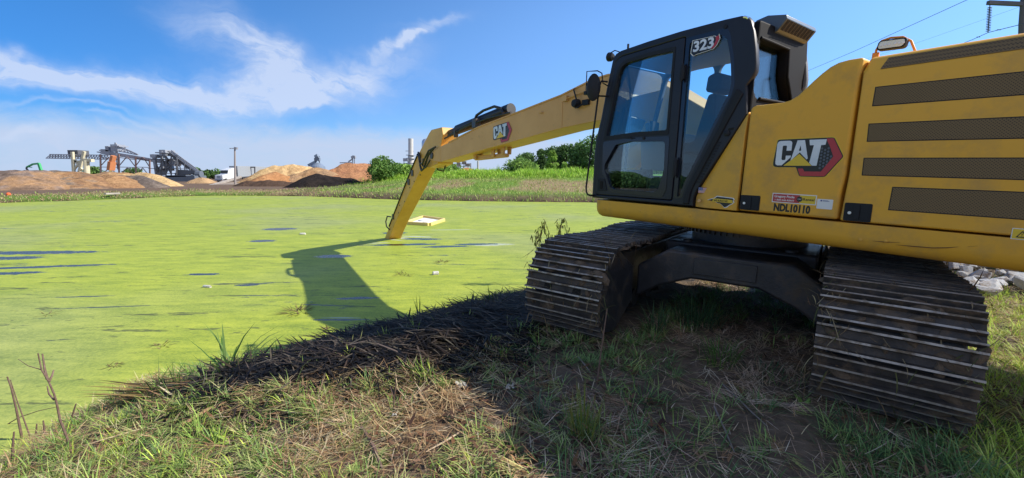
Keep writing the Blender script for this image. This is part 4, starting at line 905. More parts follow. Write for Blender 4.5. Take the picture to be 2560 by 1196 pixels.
SHADE_STRAW = [(.42,.30,.21),(.52,.39,.28),(.31,.21,.145),(.60,.48,.35),(.36,.23,.14),(.22,.15,.10)]  # straw for the shaded ground, paled in colour to lift the shade
BLUEG = [(.15,.27,.09),(.19,.32,.10),(.12,.23,.075),(.24,.34,.10)]  # greens for blades outside lit_zone, shade put into the colour
def scatter(n, x0, x1, y0, y1, dens):
    """n candidate points kept with probability dens(x,y); nearer ground gets more"""
    u = rng.random(n); y = y0*(y1/y0)**u; x = rng.uniform(x0, x1, n)*1.0
    k = rng.random(n) < dens(x, y)*np.minimum(1, (3.2/y)**.0)
    return x[k], y[k]
def lay_grass(name, mats, n, region, dens, ln, wd, tl, bd, cols, z0=0., z1=.02, label=None):
    x, y = scatter(n, *region, dens); z = np.maximum(height(x, y), WATER_Z-.02) + pile_h(x, y) + rng.uniform(z0, z1, len(x)); m = len(x)
    far = np.clip(y/3.2, 1, 3)
    V, lp, st, tt, c = blades(np.stack([x, y, z], 1), rng.uniform(*ln, m), rng.uniform(*wd, m)*far**.8, rng.uniform(0, 6.283, m), rng.uniform(*tl, m), rng.uniform(*bd, m), cols(x, y, m))
    o = np_mesh(name, V, lp, st, tt, mats, None, c); tag(o, kind='stuff'); 
    if label: o['label'] = label; o['category'] = 'grass'
    return o
def land(x, y): return pond_dist(x, y) > -.02
def lit_zone(x, y): return sstep(.55, -.35, x + .15*(fbm(x, y, 2, 3, 21)-.5)) * sstep(6.2, 4.2, y)         # sunlit ground left of the machine; selects the sunlit blade colours
def right_zone(x, y):
    u, v = uc_local(x, y); return sstep(-1.45, -1.75, v)*(1-.9*sstep(5.9, 6.3, y+.14*(x-6)))
def soilmask(x, y): return sstep(.40, .58, fbm(x, y, 1.3, 4, 31))
def d_straw(x, y):
    base = .55 + .40*lit_zone(x, y) + .3*right_zone(x, y)
    return np.minimum(base*(.22+.9*soilmask(x, y)), 1)*land(x, y)*off_tracks(x, y)*(1-sstep(.03, .08, pile_h(x, y)))
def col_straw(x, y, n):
    a = pick(STRAW, n); b = pick(SHADE_STRAW, n); k = (rng.random(n) < (.25+.7*np.maximum(lit_zone(x, y), right_zone(x, y))))[:, None]
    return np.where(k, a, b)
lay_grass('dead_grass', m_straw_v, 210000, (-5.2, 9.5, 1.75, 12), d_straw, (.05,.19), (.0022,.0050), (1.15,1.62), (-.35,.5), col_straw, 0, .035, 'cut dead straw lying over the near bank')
def d_green(x, y):
    p = np.clip(.06+.94*sstep(.42, .54, fbm(x, y, .9, 4, 41)) + .55*sstep(-.5, -1.2, x), 0, 1); q = sstep(.45, .58, fbm(x, y, 1.3, 3, 47))
    return np.clip((.55*p*lit_zone(x, y) + (.60*q+.05)*(1-lit_zone(x, y)) + .95*right_zone(x, y)) , 0, 1)*land(x, y)*off_tracks(x, y)*(1-.93*sstep(.03, .08, pile_h(x, y)))
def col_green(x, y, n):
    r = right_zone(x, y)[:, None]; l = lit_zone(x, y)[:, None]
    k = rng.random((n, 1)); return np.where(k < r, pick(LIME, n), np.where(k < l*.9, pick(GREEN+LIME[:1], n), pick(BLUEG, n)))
def clumps(name, nc, region, dens, per, ln, wd, tl, bd, cols, spread, label, cat, together=False, mat_=None):
    x, y = scatter(nc, *region, dens); m = len(x); cnt = rng.integers(per[0], per[1]+1, m); idx = np.repeat(np.arange(m), cnt); n = len(idx)
    sp = rng.uniform(*spread, m)[idx]*np.sqrt(rng.random(n)); a = rng.uniform(0, 6.283, n)
    X, Y = x[idx]+sp*np.cos(a), y[idx]+sp*np.sin(a); Z = np.maximum(height(X, Y), WATER_Z-.02) + pile_h(X, Y)*.8 + (rng.uniform(0, .03, n) if together else -.01)
    az = (rng.uniform(0, 6.283, m)[idx] + rng.normal(0, .38, n)) if together else np.where(rng.random(n) < .65, a, rng.uniform(0, 6.283, n))
    size = rng.uniform(.6, 1.35, m)[idx]; base = cols(x, y, m)[idx]*rng.uniform(.78, 1.22, (n, 1))
    V, lp, st, tt, c = blades(np.stack([X, Y, Z], 1), rng.uniform(*ln, n)*size, rng.uniform(*wd, n)*np.clip(Y/3.2, 1, 3)**.7, az, rng.uniform(*tl, n), rng.uniform(*bd, n), np.clip(base, 0, .8))
    o = np_mesh(name, V, lp, st, tt, mat_ or m_leaf_v, None, c); return tag(o, label, cat, None, 'stuff')
NR = (-5.2, 9.5, 1.75, 12)
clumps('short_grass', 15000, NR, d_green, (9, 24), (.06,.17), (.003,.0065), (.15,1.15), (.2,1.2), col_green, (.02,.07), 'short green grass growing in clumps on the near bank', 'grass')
clumps('grass_clippings', 9000, NR, lambda x, y: d_green(x, y)*lit_zone(x, y)*.9 + .12*land(x, y)*off_tracks(x, y)*(pile_h(x, y) < .05), (6, 14), (.08,.20), (.003,.007), (1.2,1.6), (-.2,.4), lambda x, y, n: pick([(.42,.46,.15),(.36,.40,.14),(.50,.48,.22),(.28,.34,.10)], n), (.02,.06), 'mown yellowish grass lying in wisps on the near bank', 'grass clippings', True)
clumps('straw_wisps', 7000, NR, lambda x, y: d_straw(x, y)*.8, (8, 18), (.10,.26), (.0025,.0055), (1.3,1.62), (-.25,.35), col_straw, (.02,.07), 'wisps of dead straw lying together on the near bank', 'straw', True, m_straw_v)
def d_weed(x, y): return (.5*sstep(.5,.62,fbm(x, y, 1.1, 3, 83))+.06)*land(x, y)*off_tracks(x, y)*(pile_h(x, y) < .05)
clumps('broadleaf_weeds', 520, NR, d_weed, (5, 10), (.05,.11), (.014,.026), (.5,1.3), (.1,.9), lambda x, y, n: pick([(.14,.27,.05),(.20,.33,.07),(.10,.21,.05),(.26,.36,.08)], n), (.01,.03), 'small broad leaved weeds scattered over the near bank', 'weeds')
# leaf litter
n = 900; x, y = scatter(n*3, -2.8, 3.6, 1.85, 4.6, lambda x, y: sstep(.52, .68, fbm(x, y, 1.1, 3, 61))*land(x, y)*off_tracks(x, y)); z = height(x, y) + rng.uniform(.01, .04, len(x))
V, lp, st, tt, c = blades(np.stack([x, y, z], 1), rng.uniform(.05, .10, len(x)), rng.uniform(.014, .026, len(x)), rng.uniform(0, 6.28, len(x)), rng.uniform(1.0, 1.7, len(x)), rng.uniform(-.6, .8, len(x)), pick([(.10,.055,.035),(.15,.075,.04),(.07,.04,.028),(.20,.12,.07)], len(x)))
tag(np_mesh('leaf_litter', V, lp, st, tt, m_straw_v, None, c), 'curled brown dead leaves on the near bank', 'leaf litter', None, 'stuff')

# mound of raked out pond weed
def build_pile():
    xs = np.arange(-3.2, 1.5, .05); ys = np.arange(2.4, 7.2, .05); X, Y = np.meshgrid(xs, ys)
    ph = pile_h(X, Y); Z = np.maximum(height(X, Y), -.9) + ph*(1+.35*(fbm(X, Y, 4, 3, 71)-.5)) + .05*(fbm(X, Y, 9, 3, 73)-.5)*(ph > .03) - .03*(ph < .035)
    V = np.stack([X, Y, Z], -1).reshape(-1, 3); nx, ny = len(xs), len(ys); i = (np.arange(ny-1)[:, None]*nx+np.arange(nx-1)[None]).ravel()
    keep = (ph.ravel()[i] > .028); i = i[keep]
    lp0 = np.stack([i, i+1, i+nx+1, i+nx], 1).ravel(); used, inv = np.unique(lp0, return_inverse=True)
    base = V[used]; bc_ = np.tile(np.array([.007,.006,.005]), (len(used), 1)); nb = len(i)
    n = 13000; x = rng.uniform(-2.9, 1.2, n*5); y = rng.uniform(2.6, 7.0, n*5); p = pile_h(x, y); k = rng.random(n*5) < np.minimum(p/.10, 1); x, y, p = x[k][:n], y[k][:n], p[k][:n]; m = len(x)
    z = np.maximum(height(x, y), -.62) + p + rng.uniform(-.02, .03, m)
    az = np.where(rng.random(m) < .6, rng.normal(-.6, .55, m) + np.where(rng.random(m) < .5, 0, math.pi), rng.uniform(0, 6.28, m))
    W_, lp, st, tt, c = blades(np.stack([x, y, z], 1), rng.uniform(.10, .42, m), rng.uniform(.004, .020, m), az, rng.uniform(1.40, 1.66, m), rng.uniform(-.05, .55, m), pick([(.008,.007,.006),(.012,.010,.008),(.006,.005,.005),(.030,.024,.018),(.10,.082,.062),(.007,.006,.005),(.05,.036,.024)], m))
    VV = np.concatenate([base, W_]); LL = np.concatenate([inv, lp+len(base)]); SS = np.concatenate([np.arange(nb)*4, st+nb*4]); TT = np.concatenate([np.full(nb, 4), tt])
    o = np_mesh('weed_pile', VV, LL, SS, TT, attr_mat('wet_weed', .6, .0, .12), None, np.concatenate([bc_, c]))
    tag(o, 'black heap of raked out pond weed and wet stalks at the water edge', 'weed heap')
build_pile()

def blade_thing(name, P0, n, ln, wd, tl, bd, cols, spread, label, cat, group=None, mat_=None, azr=(0, 6.283)):
    r = spread*np.sqrt(rng.random(n)); a = rng.uniform(0, 6.283, n)
    P = np.stack([r*np.cos(a), r*np.sin(a), np.full(n, -.01)], 1)
    az = np.where(rng.random(n) < .7, a, rng.uniform(*azr, n)) if azr == (0, 6.283) else rng.uniform(*azr, n)
    V, lp, st, tt, c = blades(P, rng.uniform(*ln, n), rng.uniform(*wd, n), az, rng.uniform(*tl, n), rng.uniform(*bd, n), pick(cols, n))
    o = np_mesh(name, V, lp, st, tt, mat_ or m_leaf_v, None, c); o.location = P0; tag(o, label, cat, group); return o
GT = 'grass tufts on the near bank'
def tuft(px, py, n, ln, cols, spread, label, wd=(.004,.009), tl=(.05,.55), bd=(.1,1.1)):
    return blade_thing('grass_tuft', on_ground(px, py), n, ln, wd, tl, bd, cols, spread, label, 'grass tuft', GT)
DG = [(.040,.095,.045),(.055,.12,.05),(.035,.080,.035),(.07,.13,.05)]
YG = [(.16,.19,.030),(.20,.21,.04),(.12,.16,.03),(.24,.22,.06)]
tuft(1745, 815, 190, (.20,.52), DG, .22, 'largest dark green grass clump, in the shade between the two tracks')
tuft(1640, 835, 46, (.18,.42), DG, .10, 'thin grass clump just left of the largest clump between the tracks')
tuft(1795, 905, 90, (.12,.28), [(.08,.16,.035),(.10,.19,.04),(.06,.13,.03)], .16, 'low bright green clump in front of the largest clump between the tracks')
tuft(1460, 1085, 80, (.14,.34), YG, .10, 'yellow green upright tuft in the shaded foreground below the left track', (.003,.007), (.0,.35), (.05,.5))
tuft(1340, 1050, 26, (.12,.24), [(.07,.13,.08),(.09,.15,.09)], .05, 'small bluish tuft at the edge of the machine shadow', (.004,.008), (.0,.4), (.1,.7))
tuft(1600, 1010, 90, (.08,.22), DG+GREEN[:1], .18, 'spreading green tuft in the middle of the shaded foreground', (.004,.007), (.3,1.1))
tuft(1905, 945, 70, (.08,.22), DG, .17, 'dark tuft beside the wheel rut left of the right track', (.004,.007), (.3,1.1))
tuft(1690, 1105, 60, (.06,.18), GREEN, .14, 'pale green tuft beside brown leaves in the bottom foreground', (.004,.007), (.3,1.1))
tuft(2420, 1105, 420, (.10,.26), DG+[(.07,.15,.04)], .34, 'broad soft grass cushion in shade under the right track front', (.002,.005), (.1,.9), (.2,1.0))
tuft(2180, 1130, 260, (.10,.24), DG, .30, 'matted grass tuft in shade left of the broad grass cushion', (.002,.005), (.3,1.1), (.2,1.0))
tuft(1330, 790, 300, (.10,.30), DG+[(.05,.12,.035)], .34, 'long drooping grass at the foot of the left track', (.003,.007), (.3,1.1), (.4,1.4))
tuft(790, 1040, 60, (.06,.16), [(.12,.22,.05),(.16,.26,.06)], .08, 'fresh green sprout in the sunlit grass in front of the black heap', (.006,.012), (.2,1.0))
# reeds
RG = 'reeds along the near shore'; REED = [(.075,.155,.030),(.10,.19,.04),(.055,.12,.025),(.14,.22,.06)]
def reed(px, py, n, ln, spread, label, wd=(.012,.022), tl=(.0,.45), bd=(.0,.9), cols=REED):
    return blade_thing('reed', on_ground(px, py), n, ln, wd, tl, bd, cols, spread, label, 'reed', RG)
reed(1046, 800, 6, (.28,.46), .03, 'lone reed standing in the shadowed water in front of the black heap', tl=(.0,.25), bd=(.0,.35))
reed(697, 893, 5, (.14,.26), .03, 'short reed with a white scrap on its tip beside the heap')
reed(566, 940, 34, (.22,.62), .13, 'large bent reed clump overhanging the water on the left shore', tl=(.1,.9), bd=(.2,1.6))
reed(625, 915, 16, (.18,.40), .09, 'flattened reed clump between the large reed clump and the heap', tl=(.6,1.3))
reed(420, 985, 16, (.16,.34), .10, 'thin reed shoots beside the dead floating stalks', (.005,.010))
reed(1180, 775, 9, (.14,.30), .05, 'dark short reed at the right end of the heap', cols=DG)
reed(1240, 770, 26, (.18,.52), .16, 'reeds bending out over the water left of the left track', tl=(.2,1.1), cols=REED+DG)
# dead stalks floating off the left shore
def stalks(px, py, n, ln, spread, az, label, cols, wd=(.010,.022)):
    p = on_ground(px, py); p.z = max(p.z, WATER_Z+.012)
    o = blade_thing('dead_stalk', p, n, ln, wd, (1.40,1.56), (-.05,.12), cols, spread, label, 'dead stalks', 'dead stalk bundles', m_straw_v, az); return o
stalks(430, 975, 26, (.30,.70), .16, (2.95,3.35), 'bundle of brown flattened stalks floating out from the left shore', [(.16,.10,.04),(.10,.07,.03),(.24,.17,.07),(.07,.05,.03)], (.010,.026))
stalks(1090, 985, 46, (.25,.62), .30, (5.3,6.2), 'grey green fan of flattened stalks at the right foot of the heap', [(.12,.13,.07),(.17,.17,.10),(.08,.09,.05),(.22,.20,.13)], (.010,.022))
stalks(640, 960, 60, (.15,.42), .34, (0,6.283), 'tangle of sunlit brown stalks at the left foot of the heap', STRAW)
stalks(1175, 775, 20, (.12,.34), .18, (5.4,6.4), 'bleached broken stalks on the crest of the heap', [(.26,.23,.18),(.20,.17,.13),(.33,.30,.24)], (.012,.024))
stalks(500, 1020, 40, (.15,.40), .28, (0,6.283), 'rust brown stalks in the sunlit grass below the reed clump', STRAW)

# twigs standing at the left edge, drawn from their feet upwards
m_bark = mat('twig_bark', (.13,.075,.052), .8, var=[(.09,.05,.035),(.20,.13,.10)], scale=30, bump=.4, bscale=90)
def upright(px, py, pts, rad, name, label, cat, group=None, m=m_bark, extra=()):
    b = on_ground(px, py); Y = b.y; t = MB()
    conv = lambda L_, dy=0: [at(a, c, Y + dy*i) - b for i, (a, c) in enumerate(L_)]
    P = conv(pts); P[0].z -= .05
    t.tube(P, [rad*(1-.55*i/(len(P)-1)) for i in range(len(P))], 7)
    for q in extra: t.tube(conv(q[0], .03), [q[1]*(1-.5*i/(len(q[0])-1)) for i in range(len(q[0]))], 6)
    o = t.build(name, m, None, fix=False); o.location = b; return tag(o, label, cat, group)
upright(178, 1118, [(178,1118),(165,1088),(150,1050),(142,1010),(135,985),(122,955),(104,925),(95,884)], .008, 'bare_twig', 'reddish bare forked twig standing at the left shore', 'twig', None, m_bark,
        [([(122,955),(130,940),(134,926)], .008), ([(118,948),(112,925),(106,885)], .008), ([(135,1000),(122,985),(118,966)], .006), ([(104,925),(70,915),(45,898)], .003)])
upright(56, 1100, [(56,1100),(48,1060),(40,1020),(28,970),(18,942)], .010, 'bare_stake', 'taller of two thin bare stakes left of the forked twig', 'stake')
upright(80, 1098, [(80,1098),(60,1050),(42,1000),(26,950)], .006, 'bare_stake', 'thinner leaning stake crossing the taller stake', 'stake')
for (a, c, d, e, lb) in [(88,1110,92,1060,'short cut stub between the stakes and the forked twig'),(115,1105,108,1052,'middle cut stub left of the forked twig'),(168,1080,190,1010,'leaning cut stub right of the forked twig'),(28,1160,35,1080,'dark cut stub in the bottom left corner')]:
    upright(a, c, [(a,c),((a+d)/2,(c+e)/2),(d,e)], .010, 'plant_stub', lb, 'plant stub', 'cut plant stubs on the left shore')
upright(2, 1060, [(0,1058),(45,1045),(95,1028),(140,1018)], .005, 'fallen_stalk', 'dark thin stalk lying across the two stakes', 'stalk', None, m_bark)
upright(1490, 960, [(1490,960),(1500,900),(1508,840),(1518,772)], .008, 'withered_weed', 'tall thin brown stem in front of the left track', 'stem', None, m_bark)
upright(982, 1035, [(982,1035),(985,1000),(990,960),(989,940)], .006, 'withered_weed', 'dry stem with white seed fluff before the heap', 'stem', None, m_bark, [([(985,1000),(975,965)], .004)])
upright(965, 828, [(962,830),(966,815),(972,800)], .020, 'broken_stalk', 'pale broken stalk sticking up from the heap crest', 'stalk', None, mat('pale_stalk', (.55,.42,.24), .8))
# wilted weed beside the left track
def wilted(px, py, label):
    b = Vector((.62, 8.6, hz(.62, 8.6))); Y = b.y; t = MB(); root = empty('wilted_weed', b, 0, label, 'weed')
    stems = [[(1350,690),(1352,640),(1346,590),(1345,572),(1352,566)],[(1362,690),(1368,630),(1372,580),(1362,552),(1359,548)],[(1372,690),(1384,620),(1400,570),(1412,545),(1418,560)],[(1366,690),(1372,640),(1388,606),(1396,600)],[(1380,640),(1398,585),(1405,547),(1397,548)],[(1350,660),(1340,620),(1338,590)]]
    for s_ in stems: t.tube([at(a, c, Y)-b for a, c in s_], .008, 6)
    t.build('stem', mat('weed_stem', (.14,.15,.04), .7), root, fix=False)
    P = []; 
    for s_ in stems:
        for a, c in s_[2:]:
            for k in range(11): P.append(np.array(at(a+rng.normal(0,3.5), c+rng.uniform(-2,22), Y+rng.normal(0,.05))-b))
    P = np.array(P); n = len(P)
    V, lp, st, tt, c = blades(P, rng.uniform(.07,.17,n), rng.uniform(.014,.030,n), rng.uniform(0,6.28,n), rng.uniform(2.3,3.0,n), rng.uniform(-.5,.4,n), pick([(.12,.14,.03),(.16,.17,.04),(.09,.10,.03),(.11,.075,.04),(.22,.25,.05)], n))
    np_mesh('leaf', V, lp, st, tt, m_leaf_v, root, c)
wilted(1370, 640, 'wilted weed with drooping leaves at the waterline left of the left track')

# loose sticks and stems on the ground
m_dry = mat('dry_stem', (.42,.32,.20), .8, var=[(.34,.24,.15),(.50,.40,.28)], scale=14); m_dry2 = mat('grey_stem', (.23,.19,.16), .85)
def ground_stick(pts, r, label, m=m_dry):
    P = [on_ground(*p) + Vector((0, 0, r+.018)) for p in pts]; c = P[0].copy(); t = MB(); t.tube([p-c for p in P], [r]*(len(P)-1)+[r*.5], 6)
    o = t.build('dry_stick', m, None, fix=False); o.location = c; tag(o, label, 'stick', 'dry sticks lying on the bank')
ground_stick([(1180,1060),(1150,1090),(1110,1115),(1065,1140)], .006, 'pale bent straw lying in the sunlit foreground')
ground_stick([(1805,968),(1840,1000),(1880,1040),(1918,1075)], .005, 'long pale straw slanting across the shaded foreground right of centre', m_dry2)
ground_stick([(1785,1025),(1810,1080),(1835,1140)], .006, 'pair end of a grey straw below the long pale straw', m_dry2)
ground_stick([(1446,900),(1462,920),(1477,940)], .007, 'short pale stick in the shade under the left track', m_dry2)
ground_stick([(1350,965),(1375,958),(1404,947)], .006, 'short grey stick left of the yellow green tuft', m_dry2)
ground_stick([(730,1010),(760,995),(795,980)], .011, 'thick tan stalk piece in the sunlit grass', m_dry)
ground_stick([(455,1075),(520,1035),(585,1010)], .013, 'split brown reed stalk lying in the left foreground', mat('rust_stalk', (.30,.17,.09), .8))
ground_stick([(905,1080),(935,1130),(960,1196)], .012, 'dark brown root in the sunlit foreground', m_bark)
# white seed fluff scraps
m_fluff = mat('seed_fluff', (.45,.42,.37), .95, bump=1., bscale=30)
def fluff(px, py, r, label, flat=.5):
    p = on_ground(px, py); t = MB(); 
    for k in range(9):
        c = Vector((random.uniform(-1,1)*r, random.uniform(-1,1)*r, random.uniform(0,.8)*r*flat+.02)); rr = r*random.uniform(.25,.5)
        t.lathe([(.02*rr,-rr*flat),(rr*.8,-rr*.5*flat),(rr,0),(rr*.7,rr*.6*flat),(.02*rr,rr*flat)], 7, 0, T(*c) @ Euler((random.random(),random.random(),0)).to_matrix().to_4x4())
    o = t.build('seed_fluff', m_fluff, None); o.location = p; tag(o, label, 'seed fluff', 'scraps of white seed fluff')
fluff(1155, 972, .045, 'largest sunlit white fluff at the shadow edge below the heap'); fluff(1128, 930, .022, 'small bluish fluff in shade on the stalk fan'); fluff(1275, 975, .03, 'pale fluff in shade right of the stalk fan'); fluff(985, 1045, .018, 'small sunlit fluff beside the dry stem', .9); fluff(990, 945, .012, 'fluff on top of the dry stem before the heap', 1.)

# ------------------------------------------------------------------ things floating on the pond
def water_pt(px, py): return on_z(px, py, WATER_Z)
m_can = mat('weathered_white', (.55,.54,.50), .5, dirt=(.20,.17,.12), dirt_scale=20, dirt_lo=.5, dirt_hi=.7)
def can(px, py, r, l, rz, name, label):
    t = MB(); t.lathe([(.0,-l/2),(r*.85,-l/2),(r,-l/2+.01),(r,l/2-.012),(r*.82,l/2),(r*.70,l/2-.004),(0,l/2-.008)], 16, 0, Matrix.Rotation(rz, 4, 'Z') @ Matrix.Rotation(math.pi/2, 4, 'Y'))
    o = t.build(name, m_can, None); p = water_pt(px, py); o.location = (p.x, p.y, WATER_Z+r*.55); tag(o, label, name.replace('_', ' '))
can(1089, 687, .050, .13, R(200), 'drink_can', 'dented whitish can floating right of the boom shadow')
can(757, 587, .045, .20, R(10), 'plastic_bottle', 'white bottle floating far out left of the stick')
can(518, 719, .030, .16, R(-10), 'foam_scrap', 'white scrap floating on the weed in the left half of the pond')
def clump(px, py, n, ln, spread, label):
    p = water_pt(px, py); p.z = WATER_Z+.01
    blade_thing('floating_debris', p, n, ln, (.006,.016), (1.2,1.62), (-.3,.3), [(.10,.075,.035),(.15,.11,.05),(.06,.045,.025),(.20,.16,.07)], spread, label, 'debris', 'stick debris floating on the pond', m_straw_v)
clump(745, 780, 70, (.08,.34), .17, 'largest tangle of brown sticks floating left of the boom shadow')
clump(1008, 687, 34, (.06,.26), .16, 'scattered twigs floating just left of the can'); clump(1107, 656, 46, (.05,.20), .14, 'dark twig clump floating behind the can'); clump(820, 826, 26, (.04,.16), .09, 'small weed tuft floating near the heap'); clump(120, 786, 20, (.04,.14), .12, 'sticks floating near the left edge'); clump(285, 915, 24, (.03,.11), .07, 'weed scrap floating off the left shore'); clump(405, 865, 26, (.03,.12), .12, 'greenish weed raft floating beyond the reed clump')
# yellow float frame beyond the stick
fr_ = [Vector((p.x, p.y, 0)) for p in (water_pt(1013,561), water_pt(1074,565), water_pt(1111,553), water_pt(1058,545))]
fc = sum(fr_, Vector())/4; rroot = empty('float_frame', (fc.x, fc.y, WATER_Z), 0, 'open yellow box frame floating on the pond beyond the stick', 'float')
m_float = mat('float_yellow', (.66,.50,.16), .5, var=[(.58,.42,.12),(.72,.56,.22)], scale=3)
for i in range(4):
    a, b_ = fr_[i]-fc, fr_[(i+1) % 4]-fc; e = (b_-a).normalized()*.05; t = MB(); t.bar((a.x+e.x, a.y+e.y, .03), (b_.x-e.x, b_.y-e.y, .03), .12, .20); t.build('side_board', m_float, rroot, bevel=.015)
t = MB(); t.prism([(p.x*.8, p.y*.8) for p in [q-fc for q in fr_]], .0, .05, 'z'); t.lathe([(0,0),(.32,.0),(.28,.05),(.1,.07),(0,.07)], 12, 0, T(-.1,.2,.04)); t.lathe([(0,0),(.22,.0),(.2,.04),(0,.05)], 12, 0, T(.2,-.6,.04)); t.build('white_tarp', mat('tarp_white', (.66,.66,.64), .7), rroot)

# ------------------------------------------------------------------ stones right of the machine
m_rock = mat('riprap_stone', (.30,.31,.33), .9, var=[(.16,.165,.18),(.30,.305,.31),(.44,.43,.41)], dirt=(.16,.12,.08), dirt_scale=4, dirt_lo=.5, dirt_hi=.66, scale=3.5, bump=.5, bscale=14, rnd=.25)
import bmesh
def rock_mesh(seed):
    r_ = random.Random(seed); bm = bmesh.new(); pts = []
    for k in range(15):
        v = Vector((r_.gauss(0,1), r_.gauss(0,1), r_.gauss(0,1))).normalized()*r_.uniform(.75,1.15); pts.append(bm.verts.new((v.x*.5, v.y*.36, v.z*.27)))
    res = bmesh.ops.convex_hull(bm, input=bm.verts); bmesh.ops.delete(bm, geom=list({g for g in res['geom_interior']+res['geom_unused'] if isinstance(g, bmesh.types.BMVert)}), context='VERTS')
    bmesh.ops.bevel(bm, geom=bm.edges[:], offset=.012, segments=1, affect='EDGES')
    me = bpy.data.meshes.new('stone'); bm.to_mesh(me); bm.free(); me.materials.append(m_rock); return me
RM = [rock_mesh(i) for i in range(9)]
def rocks():
    placed = 0; rows = []
    r_ = random.Random(3)
    for iy in range(22):
        for ix in range(26):
            x = 5.9 + ix*.25 + r_.uniform(-.09,.09) + .06*iy; y = 5.9 + iy*.24 + r_.uniform(-.08,.08) - ix*.035
            u, v = uc_local(x, y)
            if v > -2.3: continue
            q = at(0,0,1); d = Vector((x, y, hz(x,y)+.1-CAM_H)); c, s = math.cos(PITCH), math.sin(PITCH); dep = d.y*c-d.z*s
            px = 1280+F_PX*d.x/dep; py = 598-F_PX*(d.y*s+d.z*c)/dep
            if px > 2680 or px < 2300 or py > 765 or py < 590: continue
            o = bpy.data.objects.new('stone', RM[r_.randrange(9)]); link(o); k = r_.choice((.20,.27,.33,.40,.48))*r_.uniform(.85,1.15)
            o.location = (x, y, hz(x,y)+.06+r_.uniform(0,.08)); o.rotation_euler = (r_.uniform(-.5,.5), r_.uniform(-.5,.5), r_.uniform(0,6.28)); o.scale = (k, k*r_.uniform(.8,1.1), k*r_.uniform(.8,1.2))
            tag(o, 'pale grey broken stone in the riprap bank right of the machine', 'stone', 'riprap stones right of the machine'); placed += 1
    print('rocks', placed)
rocks()

# ------------------------------------------------------------------ far bank and background
def far_grass():
    n = 120000; y = rng.uniform(34, 66, n); x = rng.uniform(-46, 16, n); d = pond_dist(x, y)
    berm = sstep(-30, -10, x); topd = sstep(13, 17, d + 5*(fbm(x, y, .1, 3, 6)-.5)); gm = sstep(.38, .6, fbm(x, y, .22, 4, 8))
    leftstrip = (1-sstep(-30, -14, x))*sstep(5.5, 4.0, d)
    keep = (d > .02) & (rng.random(n) < np.clip(berm*(.35+.65*topd)+leftstrip*.8, 0, 1)); x, y, d, topd, gm, leftstrip = [a[keep] for a in (x, y, d, topd, gm, leftstrip)]; n = len(x)
    tall = topd*1.0
    ln = rng.uniform(.14, .34, n)*(1+(.2+2.2*sstep(.35, .65, fbm(x, y, .5, 4, 77)))*tall)*(1-.45*leftstrip)*(.5+1.0*fbm(x, y, .9, 3, 79)); wd = rng.uniform(.03, .07, n)*(1+.5*tall)
    isg = rng.random(n) < np.clip(.40+.50*gm+.9*topd, 0, 1)
    c = np.where(isg[:, None], np.where((rng.random(n) < topd*1.2)[:, None], pick([(.30,.50,.05),(.35,.54,.065),(.24,.42,.045),(.40,.54,.10)], n), pick([(.30,.40,.08),(.36,.44,.12),(.22,.32,.065)], n)), pick([(.42,.32,.16),(.34,.245,.12),(.50,.41,.22),(.26,.19,.10)], n))
    c = np.where((leftstrip > .5)[:, None] & (rng.random(n) < .8)[:, None], pick([(.36,.26,.15),(.28,.19,.11),(.42,.33,.2)], n), c)
    z = height(x, y)
    tl = np.where(isg, rng.uniform(0, .6, n), rng.uniform(.5, 1.4, n))
    V, lp, st, tt, cc = blades(np.stack([x, y, z-.03], 1), ln, wd, rng.uniform(0, 6.28, n), tl, rng.uniform(.1, .9, n), c)
    tag(np_mesh('far_grass', V, lp, st, tt, m_leaf_v, None, cc), 'grass and straw over the far bank of the pond', 'grass', None, 'stuff')
far_grass()

